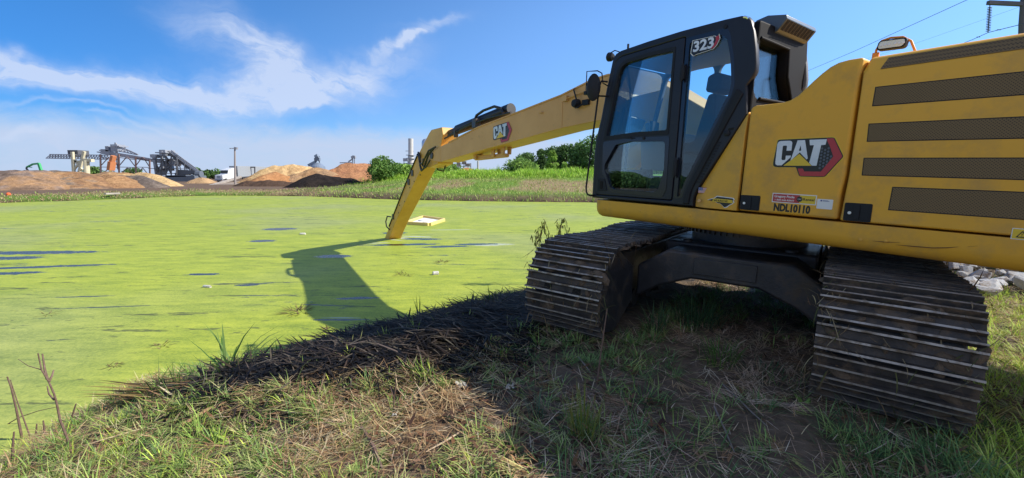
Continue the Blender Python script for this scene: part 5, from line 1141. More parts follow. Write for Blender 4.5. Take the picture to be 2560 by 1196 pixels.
# --- heaps of wood chips, bark and soil
def heap(name, ridges, slope, colors, label, cat, rough=.9, amp=.25, streak=True, seed=1, res=.36, group=None):
    """ridges: list of (x,y,top); surface = max of cones along the ridge line, at the angle of repose"""
    P = np.array(ridges, float); x0, x1 = P[:,0].min()-P[:,2].max()/slope-1, P[:,0].max()+P[:,2].max()/slope+1; y0, y1 = P[:,1].min()-P[:,2].max()/slope-1, P[:,1].max()+P[:,2].max()/slope+1
    xs = np.arange(x0, x1, res); ys = np.arange(y0, y1, res); X, Y = np.meshgrid(xs, ys); Z = np.full(X.shape, -9.)
    for i in range(max(1, len(P)-1)):
        a, b = P[i], P[min(i+1, len(P)-1)]; e = b[:2]-a[:2]; L2 = max(e@e, 1e-6); t = np.clip(((X-a[0])*e[0]+(Y-a[1])*e[1])/L2, 0, 1)
        dd = np.hypot(X-a[0]-t*e[0], Y-a[1]-t*e[1]); Z = np.maximum(Z, a[2]*(1-t)+b[2]*t - slope*(np.sqrt(dd*dd+.6)-.77))
    rg = 1-2*np.abs(fbm(X+.3*Y, Y*.35, .55, 4, seed+21)-.5)
    Z = Z + amp*(fbm(X, Y, .45, 4, seed)-.5)*2.4*np.clip(Z+.5, 0, 1) + amp*.8*(fbm(X, Y, 1.4, 4, seed+5)-.5) - amp*.9*(rg-.7)*np.clip(Z, 0, 1)
    G = height(X, Y); Z = np.maximum(Z + np.minimum(G, .2)*0, G-.3)
    cx, cy = float(P[:,0].mean()), float(P[:,1].mean()); V = np.stack([X-cx, Y-cy, Z], -1).reshape(-1, 3); nx, ny = len(xs), len(ys)
    i = (np.arange(ny-1)[:, None]*nx+np.arange(nx-1)[None]).ravel(); keep = (Z-G).ravel()[i] > -.28; i = i[keep]
    lp = np.stack([i, i+1, i+nx+1, i+nx], 1).ravel(); used, inv = np.unique(lp, return_inverse=True)
    # colour bands run down the slope, as loads were tipped side by side
    xx = X+.55*Y*0; n1 = fbm(xx*1.0+.5*Z, Y*.25+Z*.4, .32, 4, seed+9).ravel()[used]; n2 = fbm(X, Y, 1.3, 4, seed+3).ravel()[used]
    t = np.clip((n1*.62+n2*.38-.33)/.34, 0, .999)*(len(colors)-1); k = t.astype(int); f = (t-k)[:, None]; C_ = np.array(colors); c = C_[k]*(1-f)+C_[k+1]*f
    m = heap_mat(); o = np_mesh(name, V[used], inv, np.arange(len(i))*4, np.full(len(i), 4), m, None, c, True); o.location = (cx, cy, 0); tag(o, label, cat, group); return o
_hm = []
def heap_mat():
    if _hm: return _hm[0]
    m = attr_mat('loose_heap', .95, 0, .1); nt = m.node_tree; N, L = nt.nodes, nt.links; b = N['Principled BSDF']; a = [n for n in N if n.type == 'ATTRIBUTE'][0]
    tc = N.new('ShaderNodeTexCoord'); nz = N.new('ShaderNodeTexNoise'); nz.inputs['Scale'].default_value = 2.2; nz.inputs['Detail'].default_value = 9; nz.inputs['Roughness'].default_value = .75; L.new(tc.outputs['Object'], nz.inputs[0])
    mr = N.new('ShaderNodeMapRange'); mr.inputs[1].default_value = .3; mr.inputs[2].default_value = .7; mr.inputs[3].default_value = .6; mr.inputs[4].default_value = 1.4; L.new(nz.outputs[0], mr.inputs[0])
    mx = N.new('ShaderNodeVectorMath'); mx.operation = 'SCALE'; L.new(a.outputs['Color'], mx.inputs[0]); L.new(mr.outputs[0], mx.inputs['Scale']); L.new(mx.outputs[0], b.inputs['Base Color'])
    bp = N.new('ShaderNodeBump'); bp.inputs['Strength'].default_value = 1; bp.inputs['Distance'].default_value = .25; L.new(nz.outputs[0], bp.inputs['Height']); L.new(bp.outputs[0], b.inputs['Normal']); _hm.append(m); return m
def rid(pts): return [tuple(at(px, py, Y)) for px, py, Y in pts]
BR = [(.15,.10,.07),(.26,.17,.11),(.34,.20,.10),(.22,.17,.145),(.12,.085,.065)]; OR = [(.34,.20,.10),(.26,.145,.075),(.40,.25,.125),(.29,.185,.11)]; TA = [(.48,.32,.15),(.55,.38,.19),(.42,.27,.13)]; GR = [(.17,.14,.12),(.12,.095,.08),(.20,.16,.13)]
heap('chip_pile', rid([(-260,424,50),(-60,424,52),(60,425,53),(110,426,55)]), .52, BR, 'long brown bark heap at the far left edge of the far bank', 'wood chip heap', seed=3)
heap('chip_pile', rid([(130,427,56),(195,430,57),(225,436,58)]), .52, GR+OR[:2]+BR[:2], 'brown and orange streaked heap right of the long bark heap', 'wood chip heap', seed=11)
heap('chip_pile', rid([(262,434,60),(290,436,60)]), .56, OR, 'orange chip heap in front of the conveyor legs', 'wood chip heap', seed=17)
heap('chip_pile', rid([(232,436,74),(275,428,75),(312,431,76)]), .5, TA+OR, 'low tan chip ridge behind the orange heap', 'wood chip heap', seed=23)
heap('chip_pile', rid([(300,434,64),(345,440,64),(375,452,62)]), .55, GR, 'grey brown bark heap right of the orange heap', 'wood chip heap', seed=29)
heap('chip_pile', rid([(352,430,74),(385,436,72),(420,452,70)]), .62, TA, 'bright tan sawdust heap below the conveyor tower', 'wood chip heap', seed=31, amp=.12)
heap('chip_pile', rid([(497,445,96),(513,446,96)]), .60, [(.42,.28,.15),(.34,.22,.12),(.48,.33,.18)], 'small tan chip heap left of the ramp', 'wood chip heap', seed=37)
heap('chip_pile', rid([(640,452,78),(668,438,80),(690,430,82)]), .55, [(.40,.20,.085),(.33,.16,.07),(.45,.24,.11)], 'left shoulder of chips of the big red brown heaps', 'wood chip heap', seed=41)
heap('chip_pile', rid([(684,415,96),(700,417,96),(732,412,98),(770,418,100)]), .55, TA+OR[:1], 'pale tan chip heap at the back of the red brown heaps', 'wood chip heap', seed=43)
heap('chip_pile', rid([(745,432,84),(785,420,86),(812,424,86),(830,436,84)]), .55, OR+[(.36,.22,.12)], 'orange chip heap in front of the pale tan heap', 'wood chip heap', seed=47)
heap('chip_pile', rid([(842,420,90),(868,407,92),(890,408,92),(925,410,94),(960,414,94)]), .56, [(.33,.15,.075),(.40,.20,.10),(.28,.13,.07),(.36,.21,.13)], 'highest red brown chip heap beside the round bush', 'wood chip heap', seed=53)
heap('chip_pile', rid([(830,440,76),(880,432,78),(930,430,80),(965,432,80)]), .5, [(.30,.14,.07),(.36,.18,.09)], 'low red brown chip heap before the highest heap', 'wood chip heap', seed=59)
heap('soil_pile', rid([(625,452,70),(650,450,70),(700,452,70),(735,455,70)]), .5, [(.070,.045,.032),(.10,.062,.042),(.052,.036,.028)], 'dark brown soil bank at the foot of the chip heaps', 'soil heap', seed=61)
heap('mulch_pile', rid([(760,449,62),(795,437,63),(822,440,63),(850,446,64)]), .55, [(.018,.014,.013),(.030,.023,.020),(.012,.010,.010)], 'black mulch heap in front of the red brown heaps', 'mulch heap', seed=67, amp=.35)
heap('mulch_pile', rid([(855,444,66),(872,444,66)]), .5, [(.022,.017,.016),(.035,.026,.022)], 'small black mulch heap right of the larger mulch heap', 'mulch heap', seed=71)
heap('soil_pile', rid([(1150,424,110),(1168,418,112),(1180,424,112)]), .62, [(.32,.13,.065),(.38,.17,.085),(.27,.11,.06)], 'red clay heap on the horizon below the boom', 'soil heap', seed=73)
heap('soil_pile', rid([(1192,434,110),(1206,434,110)]), .4, [(.20,.10,.06),(.24,.13,.08)], 'low brown clay heap right of the red clay heap', 'soil heap', seed=79)

# --- trees
m_leaf = attr_mat('tree_leaf', .6, .3, .2)
m_trunk = mat('tree_bark', (.10,.075,.055), .9, var=[(.07,.05,.04),(.15,.12,.09)], scale=4)
def tree(name, h, w, cols, seed, label, cat='tree', group=None, trunk=.25, shape='round', leaf=.34, nleaf=4200, loc=(0,0,0)):
    r_ = np.random.default_rng(seed); root = empty(name, loc, 0, label, cat, group)
    th = h*trunk; t = MB(); rr = max(.05, h*.018)
    top = h*.82
    t.tube([(0,0,-.3),(r_.normal(0,.03)*w,r_.normal(0,.03)*w,h*.3),(r_.normal(0,.04)*w,r_.normal(0,.04)*w,h*.58),(0,0,top)], [rr*1.3,rr,rr*.6,rr*.15], 7)
    nc = 46 if nleaf > 2000 else 22; cl = []
    for k in range(nc):
        u = r_.random(); z = th + (h-th)*(.06+.90*u); f = (z-th)/(h-th)
        if shape == 'round': R_ = w/2*math.sqrt(max(.03, 1-(2*f-.85)**2*.78))
        elif shape == 'cone': R_ = w/2*(1.02-f)**.8
        else: R_ = w/2*(.45+.9*f-.95*f**3)
        a = r_.uniform(0, 6.28); q = R_*math.sqrt(r_.uniform(.12, 1.0))*.86
        c = (q*math.cos(a), q*math.sin(a), z); cl.append((c, (.16+.12*r_.random())*w*(.75 if shape == 'cone' else 1)))
        if k % 3 == 0: t.tube([(0,0,max(th*.7, z-.25*h)),(c[0]*.5,c[1]*.5,z-.08*h),c], [rr*.5,rr*.3,rr*.1], 5)
    t.build('trunk', m_trunk, root, fix=False)
    per = nleaf//nc; Ps = []; Cs = []
    base = np.array(cols)
    for c, s_ in cl:
        v = r_.normal(0, 1, (per, 3)); v /= np.linalg.norm(v, axis=1)[:, None]; v *= (s_*r_.uniform(.45, 1.0, per)**.6)[:, None]; v[:, 2] *= .72
        Ps.append(np.array(c)+v); cc = base[r_.integers(len(base))]*r_.uniform(.75, 1.25); Cs.append(np.clip(cc*(1+r_.uniform(-.25, .25, (per, 1))), 0, 1))
    P = np.concatenate(Ps); C_ = np.concatenate(Cs); n = len(P); L = leaf*r_.uniform(.6, 1.3, n)
    a = r_.normal(0, 1, (n, 3)); a /= np.linalg.norm(a, axis=1)[:, None]; b = np.cross(a, r_.normal(0, 1, (n, 3))); b /= np.linalg.norm(b, axis=1)[:, None]
    V = np.stack([P-a*L[:, None]*.5, P+b*L[:, None]*.30, P+a*L[:, None]*.5, P-b*L[:, None]*.30], 1).reshape(-1, 3)
    np_mesh('crown', V, np.arange(n*4), np.arange(n)*4, np.full(n, 4), m_leaf, root, np.repeat(C_, 4, 0)); return root
DK = [(0.072, 0.138, 0.043), (0.094, 0.174, 0.052), (0.061, 0.113, 0.038), (0.116, 0.203, 0.065)]; MG = [(0.121, 0.223, 0.061), (0.162, 0.27, 0.068), (0.101, 0.189, 0.049)]; LG = [(0.243, 0.378, 0.074), (0.297, 0.446, 0.095), (0.203, 0.324, 0.068)]; BU = [(0.128, 0.243, 0.054), (0.176, 0.311, 0.061), (0.23, 0.365, 0.081)]
TG = 'trees right of the pond'
def put(px0, px1, py_top, py_base, Y, **k):
    a = at((px0+px1)/2, py_base, Y); top = at((px0+px1)/2, py_top, Y); w = (px1-px0)*Y/F_PX
    a.z = min(a.z, hz(a.x, a.y)+.2); h = top.z-a.z
    return tree(h=h*1.10, w=w*1.15, loc=a, **k)
put(1264,1336,408,450,95, name='broadleaf_tree', cols=LG+MG, seed=1, label='rounded light green tree at the left end of the tree belt', group=TG, trunk=.08, leaf=.5)
put(1290,1340,392,450,120, name='broadleaf_tree', cols=DK, seed=2, label='dark tree behind the rounded light green tree', group=TG, trunk=.12, leaf=.6)
put(1333,1372,383,450,112, name='conifer_tree', cols=DK, seed=3, label='pointed dark conifer second from the left of the belt', group=TG, trunk=.08, shape='cone', leaf=.55)
put(1362,1398,384,452,100, name='broadleaf_tree', cols=LG, seed=4, label='tall light green pointed tree before the dark trees', group=TG, trunk=.06, shape='cone', leaf=.5)
put(1358,1412,376,450,122, name='broadleaf_tree', cols=DK+MG, seed=5, label='dark broad tree behind the tall light green tree', group=TG, trunk=.12, leaf=.6)
put(1392,1442,370,450,118, name='broadleaf_tree', cols=DK+MG, seed=6, label='large dark tree in the middle of the belt', group=TG, trunk=.1, leaf=.6)
put(1398,1424,412,452,94, name='young_tree', cols=LG, seed=7, label='small feathery light green sapling before the large dark trees', group=TG, trunk=.06, shape='cone', leaf=.4, nleaf=1800)
put(1424,1476,372,452,108, name='broadleaf_tree', cols=DK, seed=8, label='very dark tree left of the cab front', group=TG, trunk=.1, leaf=.6)
put(1440,1530,352,452,104, name='broadleaf_tree', cols=DK+MG[:1], seed=9, label='tallest dark tree, half hidden behind the cab front', group=TG, trunk=.1, leaf=.6)
put(1520,1600,372,452,110, name='broadleaf_tree', cols=DK, seed=19, label='dark tree showing through the lower cab window', group=TG, trunk=.1, leaf=.6)
put(1590,1680,380,452,112, name='broadleaf_tree', cols=DK+MG, seed=20, label='dark tree behind the cab door hinge side', group=TG, trunk=.1, leaf=.6)
put(924,996,406,440,64, name='round_bush', cols=BU, seed=10, label='big round green bush left of the stick', cat='bush', trunk=.02, leaf=.36, nleaf=5200)
put(985,1036,418,441,66, name='round_bush', cols=BU+LG[:1], seed=11, label='lower bush between the big round bush and the stick', cat='bush', trunk=.02, leaf=.34, nleaf=2600)
put(1040,1085,408,441,68, name='round_bush', cols=BU, seed=12, label='bush partly hidden behind the stick', cat='bush', trunk=.02, leaf=.34, nleaf=2600)
put(1080,1150,420,441,70, name='round_bush', cols=LG+BU, seed=13, label='loose light bush right of the stick', cat='bush', trunk=.02, leaf=.36, nleaf=2600)
put(1206,1240,431,446,100, name='round_bush', cols=DK, seed=14, label='small dark bush on the horizon right of the clay heaps', cat='bush', trunk=.02, leaf=.36, nleaf=1200)
put(1236,1278,432,448,86, name='round_bush', cols=MG+LG, seed=15, label='low bush at the left foot of the tree belt', cat='bush', trunk=.02, leaf=.4, nleaf=1400)
put(1452,1478,440,456,70, name='round_bush', cols=LG, seed=16, label='pale shrub at the fence beside the cab front', cat='bush', trunk=.02, leaf=.3, nleaf=1000)
FG = 'far trees behind the chip yard'
for i, (a, b, c, w_) in enumerate([(218,262,424,'behind the orange chip heap'),(318,352,427,'under the conveyor legs'),(486,505,424,'right of the black conveyor foot'),(502,520,430,'left of the two trucks'),(518,548,427,'behind the grey trailer'),(573,592,424,'left of the lamp post'),(590,612,421,'right of the lamp post')]):
    put(a, b, c, 446, 190+8*i, name='far_tree', cols=DK+MG, seed=30+i, label='small dark far tree '+w_, group=FG, trunk=.1, leaf=1.0, nleaf=1300)

# --- industrial plant
m_galv = mat('galvanised_steel', (.34,.36,.40), .55, .4, var=[(.26,.28,.32),(.42,.43,.46)], scale=.5); m_dsteel = mat('dark_steel', (.085,.088,.10), .7); m_rust = mat('red_oxide_steel', (.20,.13,.125), .7)
m_cream = mat('cream_paint', (.60,.55,.38), .6, var=[(.52,.46,.30),(.66,.62,.46)], scale=.6); m_conc = mat('concrete', (.30,.27,.24), .85, var=[(.24,.21,.19),(.36,.33,.29)], scale=.5); m_trk = mat('truck_white', (.72,.73,.74), .35, coat=.4); m_grey = mat('trailer_grey', (.26,.28,.30), .5)
m_green = mat('crane_green', (.06,.36,.13), .45); m_dkglass = mat('windscreen', (.02,.025,.03), .1); m_orng = mat('chute_orange', (.50,.19,.08), .7)
def A(px, py, Y): return at(px, py, Y)
def struct(name, label, cat, px, py, Y, group=None):
    p = at(px, py, Y); p.z = hz(p.x, p.y); return empty(name, p, 0, label, cat, group), p
def part(root, org, name, m, fn, bevel=0.):
    t = MB(); fn(t, lambda a, c, Y: at(a, c, Y)-org); return t.build(name, m, root, bevel=bevel, smooth=False)
def truss(t, p0, p1, q0, q1, n, w):
    """two chords with zigzag web"""
    t.bar(p0, p1, w); t.bar(q0, q1, w)
    for k in range(n):
        a, b = k/n, (k+1)/n; t.bar(p0.lerp(p1, a), q0.lerp(q1, (a+b)/2), w*.6); t.bar(q0.lerp(q1, (a+b)/2), p0.lerp(p1, b), w*.6)
# gantry crane
gr_, go = struct('gantry_crane', 'cream log crane tower with a long horizontal lattice jib', 'crane', 196, 430, 150)
def f(t, P):
    for Y in (149, 152):
        truss(t, P(115,396,Y), P(272,399,Y), P(124,386.5,Y), P(272,388.5,Y), 22, .28)
    for k in range(12):
        x = 118+13*k; t.bar(P(x,396+.02*k,149), P(x,396,152), .2)
part(gr_, go, 'lattice_jib', m_galv, f)
def f(t, P):
    for Y in (148.5, 153):
        t.bar(P(181,380,Y), P(185,436,Y), .7); t.bar(P(211,379,Y), P(197,436,Y), .7); t.bar(P(187,400,Y), P(205,425,Y), .6); t.bar(P(185,425,Y), P(203,402,Y), .5); t.bar(P(183,404,Y), P(206,404,Y), .6)
part(gr_, go, 'tower_leg', m_cream, f)
def f(t, P):
    t.bar(P(184,384,151), P(209,384,151), 4, 2.0); t.bar(P(184,391,151), P(208,391,151), 3, .6)
part(gr_, go, 'winch_house', m_dsteel, f)
def f(t, P): t.tube([P(216,401,146), P(217.5,440,146)], .8, 10); t.bar(P(208,400,146), P(232,402,146), 1.2, .9)
part(gr_, go, 'feed_mast', m_cream, f)
# long conveyor gallery
cv, co = struct('conveyor_gallery', 'grey belt conveyor gallery rising left on red steel trestles', 'conveyor', 330, 436, 140)
def f(t, P):
    for Y in (139, 142): t.bar(P(253,379,Y), P(276,383,Y), .5, 1.5); t.bar(P(276,383,Y), P(432,409,Y), .4, .9)
    t.bar(P(253,381,140.5), P(276,385.5,140.5), 3, .3); t.bar(P(276,385.5,140.5), P(432,411.5,140.5), 3, .3)
part(cv, co, 'belt_gallery', m_galv, f)
def f(t, P): t.bar(P(272,373,140), P(280,373,140), 2.5, 1.6); t.bar(P(255,377,140), P(268,375,140), 2, .3); t.bar(P(287,371,140), P(304,371,140), 3, 2.2); t.bar(P(288,366,140), P(310,367,140), 3.4, .35); t.bar(P(305,369,139), P(345,387,139), .35); t.bar(P(305,369,142), P(345,387,142), .35); truss(t, P(300,379,139), P(345,388,139), P(308,370,139), P(344,386,139), 5, .25)
part(cv, co, 'head_house', m_galv, f)
def f(t, P):
    tops = [(251,386),(297,386),(339,393),(374,400)]
    for Y in YS:
        for i, (x, y) in enumerate(tops):
            t.bar(P(x,y,Y), P(x+1,440,Y), .34)
            if i < 3:
                x2, y2 = tops[i+1]; t.bar(P(x,max(y,394),Y), P(x2,max(y2,399)+1,Y), .18); t.bar(P(x,418,Y), P(x2,419,Y), .18); m_ = (x+x2)/2; yt = (max(y,394)+max(y2,399))/2
                t.bar(P(m_-1,yt-4,Y), P(x,416,Y), .18); t.bar(P(m_+1,yt-4,Y), P(x2,418,Y), .18); t.bar(P(m_,420,Y), P(x+4,436,Y), .16); t.bar(P(m_,420,Y), P(x2-4,436,Y), .16)
for YS in ((138.5,), (142.5,)): part(cv, co, 'trestle', m_rust, f)
def f(t, P): t.bar(P(289,357,139), P(296,424,139), .45)
part(cv, co, 'mast', m_galv, f)
# screening tower and black conveyor
tw, to = struct('screening_tower', 'dark steel screening tower with a black belt sloping down to the right', 'tower', 430, 450, 135)
def f(t, P):
    for Y in (132, 138):
        for x in (391,403,415,428,441): t.bar(P(x,390,Y), P(x,458,Y), .26)
        for y in (390,399,411,422,434,446): t.bar(P(389,y,Y), P(443,y,Y), .2)
        for x in (391,415): t.bar(P(x,411,Y), P(x+12,434,Y), .25); t.bar(P(x+12,411,Y), P(x,434,Y), .25)
    for y in (399,422): t.bar(P(390,y,135), P(442,y,135), 6, .15)
part(tw, to, 'steel_frame', m_dsteel, f)
def f(t, P): t.bar(P(404,383,135), P(430,383,135), 5, .3); t.bar(P(408,386,135), P(430,412,135), .5); t.bar(P(411,383,135), P(426,383,135), 4, 1.7); t.bar(P(385,391,135), P(402,391,135), 3, 1.0); t.bar(P(417,415,135), P(426,415,135), 3, 3.0); t.bar(P(396,431,135), P(405,431,135), 3, 1.8); t.bar(P(432,402,135), P(446,410,135), 3, 1.6)
part(tw, to, 'machine_house', m_galv, f)
def f(t, P): t.bar(P(425,381,135), P(492,431,135), 2.2, .8); t.bar(P(447,428,134), P(500,431,134), 2.5, .8); t.bar(P(445,436,134), P(494,431,134), 2.6, .8)
part(tw, to, 'black_belt', m_dsteel, f)
def f(t, P):
    for Y in (133, 137): truss(t, P(428,376,Y), P(494,424,Y), P(428,381,Y), P(492,430,Y), 9, .2)
    for x, y in ((444,395),(462,407),(476,418)): t.bar(P(x,y,134), P(x,446,134), .3); t.bar(P(x,y+4,134), P(x+14,446,134), .2)
part(tw, to, 'walkway_rail', m_galv, f)
def f(t, P): t.bar(P(432,449,130), P(502,449,130), 5, 2.2); t.bar(P(432,441,130), P(480,440,130), 5, .5); t.tube([P(492,436,130), P(504,436,130)], 1.0, 10)
part(tw, to, 'hopper_shed', mat('shed_steel', (.11,.13,.16), .6), f)
def f(t, P): t.bar(P(404,378,133), P(409,440,133), .5); t.bar(P(384,386,136), P(393,440,136), .7)
part(tw, to, 'mast', m_galv, f)
def f(t, P): t.bar(P(284,390,136), P(280,405,136), 1.4, .8); t.bar(P(280,405,136), P(277,426,136), 2.0, .9)
root, o_ = struct('discharge_chute', 'orange curved discharge chute under the long conveyor', 'chute', 280, 430, 136); part(root, o_, 'chute_body', m_orng, f)
root, o_ = struct('log_loader', 'green grapple loader arm above the bark heap at far left', 'loader', 88, 430, 105)
def f(t, P): t.bar(P(68,418,105), P(82,411,105), .4, .28); t.bar(P(82,411,105), P(98,409,105), .4, .36); t.bar(P(97,409,105), P(104,430,105), .45, .45); t.bar(P(70,418,105), P(80,419,105), .15)
part(root, o_, 'loader_arm', m_green, f)
def f(t, P): t.bar(P(99,440,105), P(112,440,105), 2.4, 2.0); 
part(root, o_, 'loader_cab', m_green, f)
def f(t, P): t.bar(P(67,418,105), P(66,423,105), .25); t.bar(P(66,423,105), P(70,426,105), .25)
part(root, o_, 'grapple', m_dsteel, f)
# trucks
def truck(px, py, Y, label, trailer_m, wpx):
    p = at(px, py, Y); p.z = hz(p.x, p.y)+.1; s_ = 1; root = empty('semi_truck', p, R(-14), label, 'truck', 'trucks waiting by the ramp')
    def mk(name, m, fn, bevel=.03, par=root): t = MB(); fn(t); return t.build(name, m, par, bevel=bevel, smooth=False)
    mk('cab', m_trk, lambda t: (t.prism([(.0,.7),(.0,1.7),(1.5,1.9),(1.9,3.0),(4.0,3.6),(4.0,.7)], -1.2, 1.2, 'y', 0, Matrix.Rotation(R(90), 4, 'Z'))), .08)
    mk('windscreen', m_dkglass, lambda t: t.box((-1.05,1.58,1.95),(1.05,1.70,2.85)), .01)
    mk('grille', m_galv, lambda t: t.box((-.5,-.06,.9),(.5,-.01,1.6)), .01)
    for sx in (-.9, .9): mk('headlight', m_lens, lambda t: t.box((sx-.18,-.05,1.05),(sx+.18,-.005,1.3)), .01)
    mk('bumper', m_galv, lambda t: t.box((-1.2,-.15,.4),(1.2,.1,.75)), .03)
    mk('trailer', trailer_m, lambda t: t.box((-1.28,4.4,1.1),(1.28,16.5,4.0)), .03)
    for y_ in (.9, 3.4, 13.5, 15.0):
        for sx in (-1.05, 1.05):
            mk('wheel', m_rub, lambda t: t.lathe([(.0,-.16),(.42,-.16),(.5,-.1),(.5,.1),(.42,.16),(0,.16)], 14, 0, T(sx,y_,.5) @ Matrix.Rotation(math.pi/2, 4, 'Y')), 0)
    return root
truck(548, 455, 108, 'semi truck with a grey trailer left of the lamp post, dark windscreen', m_grey, 30)
truck(622, 445, 118, 'white semi truck under the portal frame right of the lamp post', m_trk, 24)
root, o_ = struct('portal_frame', 'thin dark portal frame standing over the white truck', 'frame', 624, 447, 116)
def f(t, P): t.bar(P(609,418,116), P(609,447,116), .22); t.bar(P(637,418,116), P(637,447,116), .22); t.bar(P(608,418.5,116), P(638,418.5,116), .3)
part(root, o_, 'portal_beam', m_dsteel, f)
# lamp post
root, o_ = struct('lamp_post', 'tall grey lamp post standing before the chip heaps', 'lamp post', 588, 470, 82)
def f(t, P): t.tube([P(588,472,82), P(587.5,420,82), P(587,371,82)], [.20,.17,.13], 10)
part(root, o_, 'post', mat('weathered_post', (.26,.23,.22), .8), f)
def f(t, P): t.bar(P(576,371.5,82), P(592,371,82), .12); t.bar(P(586.5,370.5,82), P(593,372,82), .45, .40); t.bar(P(575,371.5,82), P(580,371.5,82), .35, .12)
part(root, o_, 'lamp_head', m_galv, f)
# ramp
pts = [at(527,469,80), at(602,446,112), at(628,446,112), at(590,467,80)]
t = MB(); t.add([(p.x, p.y, hz(p.x, p.y)+.03+(.35 if i in (1,2) else .0)) for i, p in enumerate(pts)]+[(p.x, p.y, -.6) for p in pts], [(0,1,2,3),(0,4,5,1),(3,2,6,7),(1,5,6,2),(0,3,7,4)]); o = t.build('ramp_road', mat('ramp_dirt', (.26,.20,.15), .9, var=[(.20,.15,.11),(.31,.25,.19)], scale=.3), None, smooth=False); tag(o, kind='structure')
def wallobj(a, b, h, w, label):
    p, q = at(*a), at(*b); c = (p+q)/2; t = MB(); t.bar(Vector((p.x,p.y,p.z+h/2))-c, Vector((q.x,q.y,q.z+h/2))-c, w, h); o = t.build('ramp_wall', m_conc, None, smooth=False, bevel=.05); o.location = c; tag(o, label, 'wall', 'concrete walls along the ramp')
wallobj((527,469,80), (602,445,112), .5, .5, 'pale concrete wall along the left side of the ramp'); wallobj((640,449,92), (607,449,116), .7, .5, 'short concrete wall along the right side of the ramp')
t = MB(); p, q = at(262,485,41), at(298,484,42.5); c = (p+q)/2; t.bar(p-c, q-c, .25, .16); o = t.build('timber_beam', m_conc, None, bevel=.02, smooth=False); o.location = (c.x, c.y, max(c.z, hz(c.x,c.y)+.05)); tag(o, 'pale timber beam lying on the far left bank', 'beam')
p = at(22,491,38); t = MB(); t.lathe([(0,0),(.13,.02),(.16,.1),(.14,.2),(.06,.26),(0,.27)], 16); o = t.build('marker_buoy', mat('buoy_orange', (.72,.13,.04), .5), None); o.location = (p.x, p.y, hz(p.x, p.y)); tag(o, 'small orange marker buoy on the far left bank', 'buoy')
# smoke stack, silo, roof plant
root, o_ = struct('smoke_stack', 'tall pale cylindrical smoke stack left of the stick', 'smoke stack', 1027, 440, 240)
def f(t, P):
    c0, c1, c2 = P(1027,440,240), P(1027,386,240), P(1027,347,240); t.tube([c0, P(1027,400,240)], 1.75, 20); t.tube([P(1027,400,240), c1], [1.75,1.35], 20); t.tube([c1, c2], 1.35, 20)
part(root, o_, 'stack_shell', mat('stack_grey', (.52,.51,.50), .6, var=[(.44,.43,.42),(.58,.57,.56)], scale=.3), f)
def f(t, P):
    for y in (388, 396): t.tube([P(1027,y,240), P(1027,y+1.2,240)], 2.6, 16)
    t.bar(P(1014,378,240), P(1034,378,240), .3); t.bar(P(1008,409,236), P(1046,409,236), 1.2, .4); t.bar(P(1010,404,236), P(1010,430,236), .3); t.bar(P(1044,404,236), P(1044,430,236), .3); t.bar(P(1008,400,236), P(1020,400,236), .8, 1.6); t.bar(P(1012,414,236), P(1042,414,236), .4)
part(root, o_, 'platform', m_galv, f)
root, o_ = struct('round_silo', 'round topped metal silo half hidden behind the stick', 'silo', 1062, 440, 230)
def f(t, P):
    c = P(1069,440,230); zt = P(1069,347,230).z; t.lathe([(2.6,c.z),(2.6,zt-2.4),(2.4,zt-1.2),(1.7,zt-.4),(.8,zt-.05),(0,zt)], 24, 0, T(c.x,c.y,0))
part(root, o_, 'silo_shell', mat('silo_metal', (.50,.54,.60), .3, .6), f)
root, o_ = struct('dust_cyclone', 'grey blue cyclone plant peeping over the chip heaps', 'cyclone', 794, 415, 200)
def f(t, P):
    c = P(794,415,200); t.lathe([(3.4,c.z-6),(3.2,c.z-.4),(2.2,c.z+.5),(.9,c.z+1.3),(0,c.z+1.4)], 20, 0, T(c.x,c.y,0)); t.bar(P(771,414,200), P(788,405,200), 1.0)
part(root, o_, 'dome_roof', mat('dome_metal', (.24,.29,.36), .4, .4), f)
def f(t, P):
    for x in (789,799): t.bar(P(x,408,200), P(x-1,391,200), .35)
    t.tube([P(790,395,200), P(797,391,200)], 1.3, 10); t.bar(P(787,399,200), P(800,399,200), 1.5, 1.2); t.bar(P(790,406,200), P(799,392,200), .3); t.bar(P(799,406,200), P(790,393,200), .3)
part(root, o_, 'lattice_head', mat('blue_grey_steel', (.17,.21,.27), .6), f)
root, o_ = struct('elevator_head', 'thin leg tower with a small head house over the red heap', 'elevator tower', 883, 412, 200)
def f(t, P):
    for x in (881.5,886): t.bar(P(x,394,200), P(x,425,200), .35)
    t.bar(P(879,394,200), P(889,393,200), 1.6, 1.0); t.bar(P(881,391,200), P(887,391,200), 1.2, .6); t.bar(P(881,398,200), P(871,405,200), .5); t.bar(P(850,407.5,200), P(882,407,200), .8, .4)
part(root, o_, 'tower_frame', m_galv, f)
root, o_ = struct('pipe_rack', 'rusty pipe rack plant on the horizon under the boom', 'pipe rack', 1155, 440, 210)
def f(t, P):
    for x in (1118,1126,1138,1150,1160,1170,1177): t.bar(P(x,408+random.uniform(-2,4),210), P(x,440,210), .35)
    for y in (410,416,424): t.bar(P(1114,y+1,210), P(1178,y,210), .3)
    t.bar(P(1155,407,210), P(1166,407,210), 1.4, 1.2); t.bar(P(1142,411,210), P(1150,411,210), 1.4, 1.6); t.bar(P(1163,413,210), P(1175,413,210), 1.4, 1.4); t.bar(P(1130,413,210), P(1140,412,210), 1.2, .9)
part(root, o_, 'rack_frame', mat('rack_brown', (.24,.19,.18), .7), f)
def f(t, P): t.tube([P(1129,440,208), P(1129,410,208)], 1.15, 12); t.tube([P(1118,440,208), P(1118,416,208)], .9, 10)
part(root, o_, 'tank', m_conc, f)
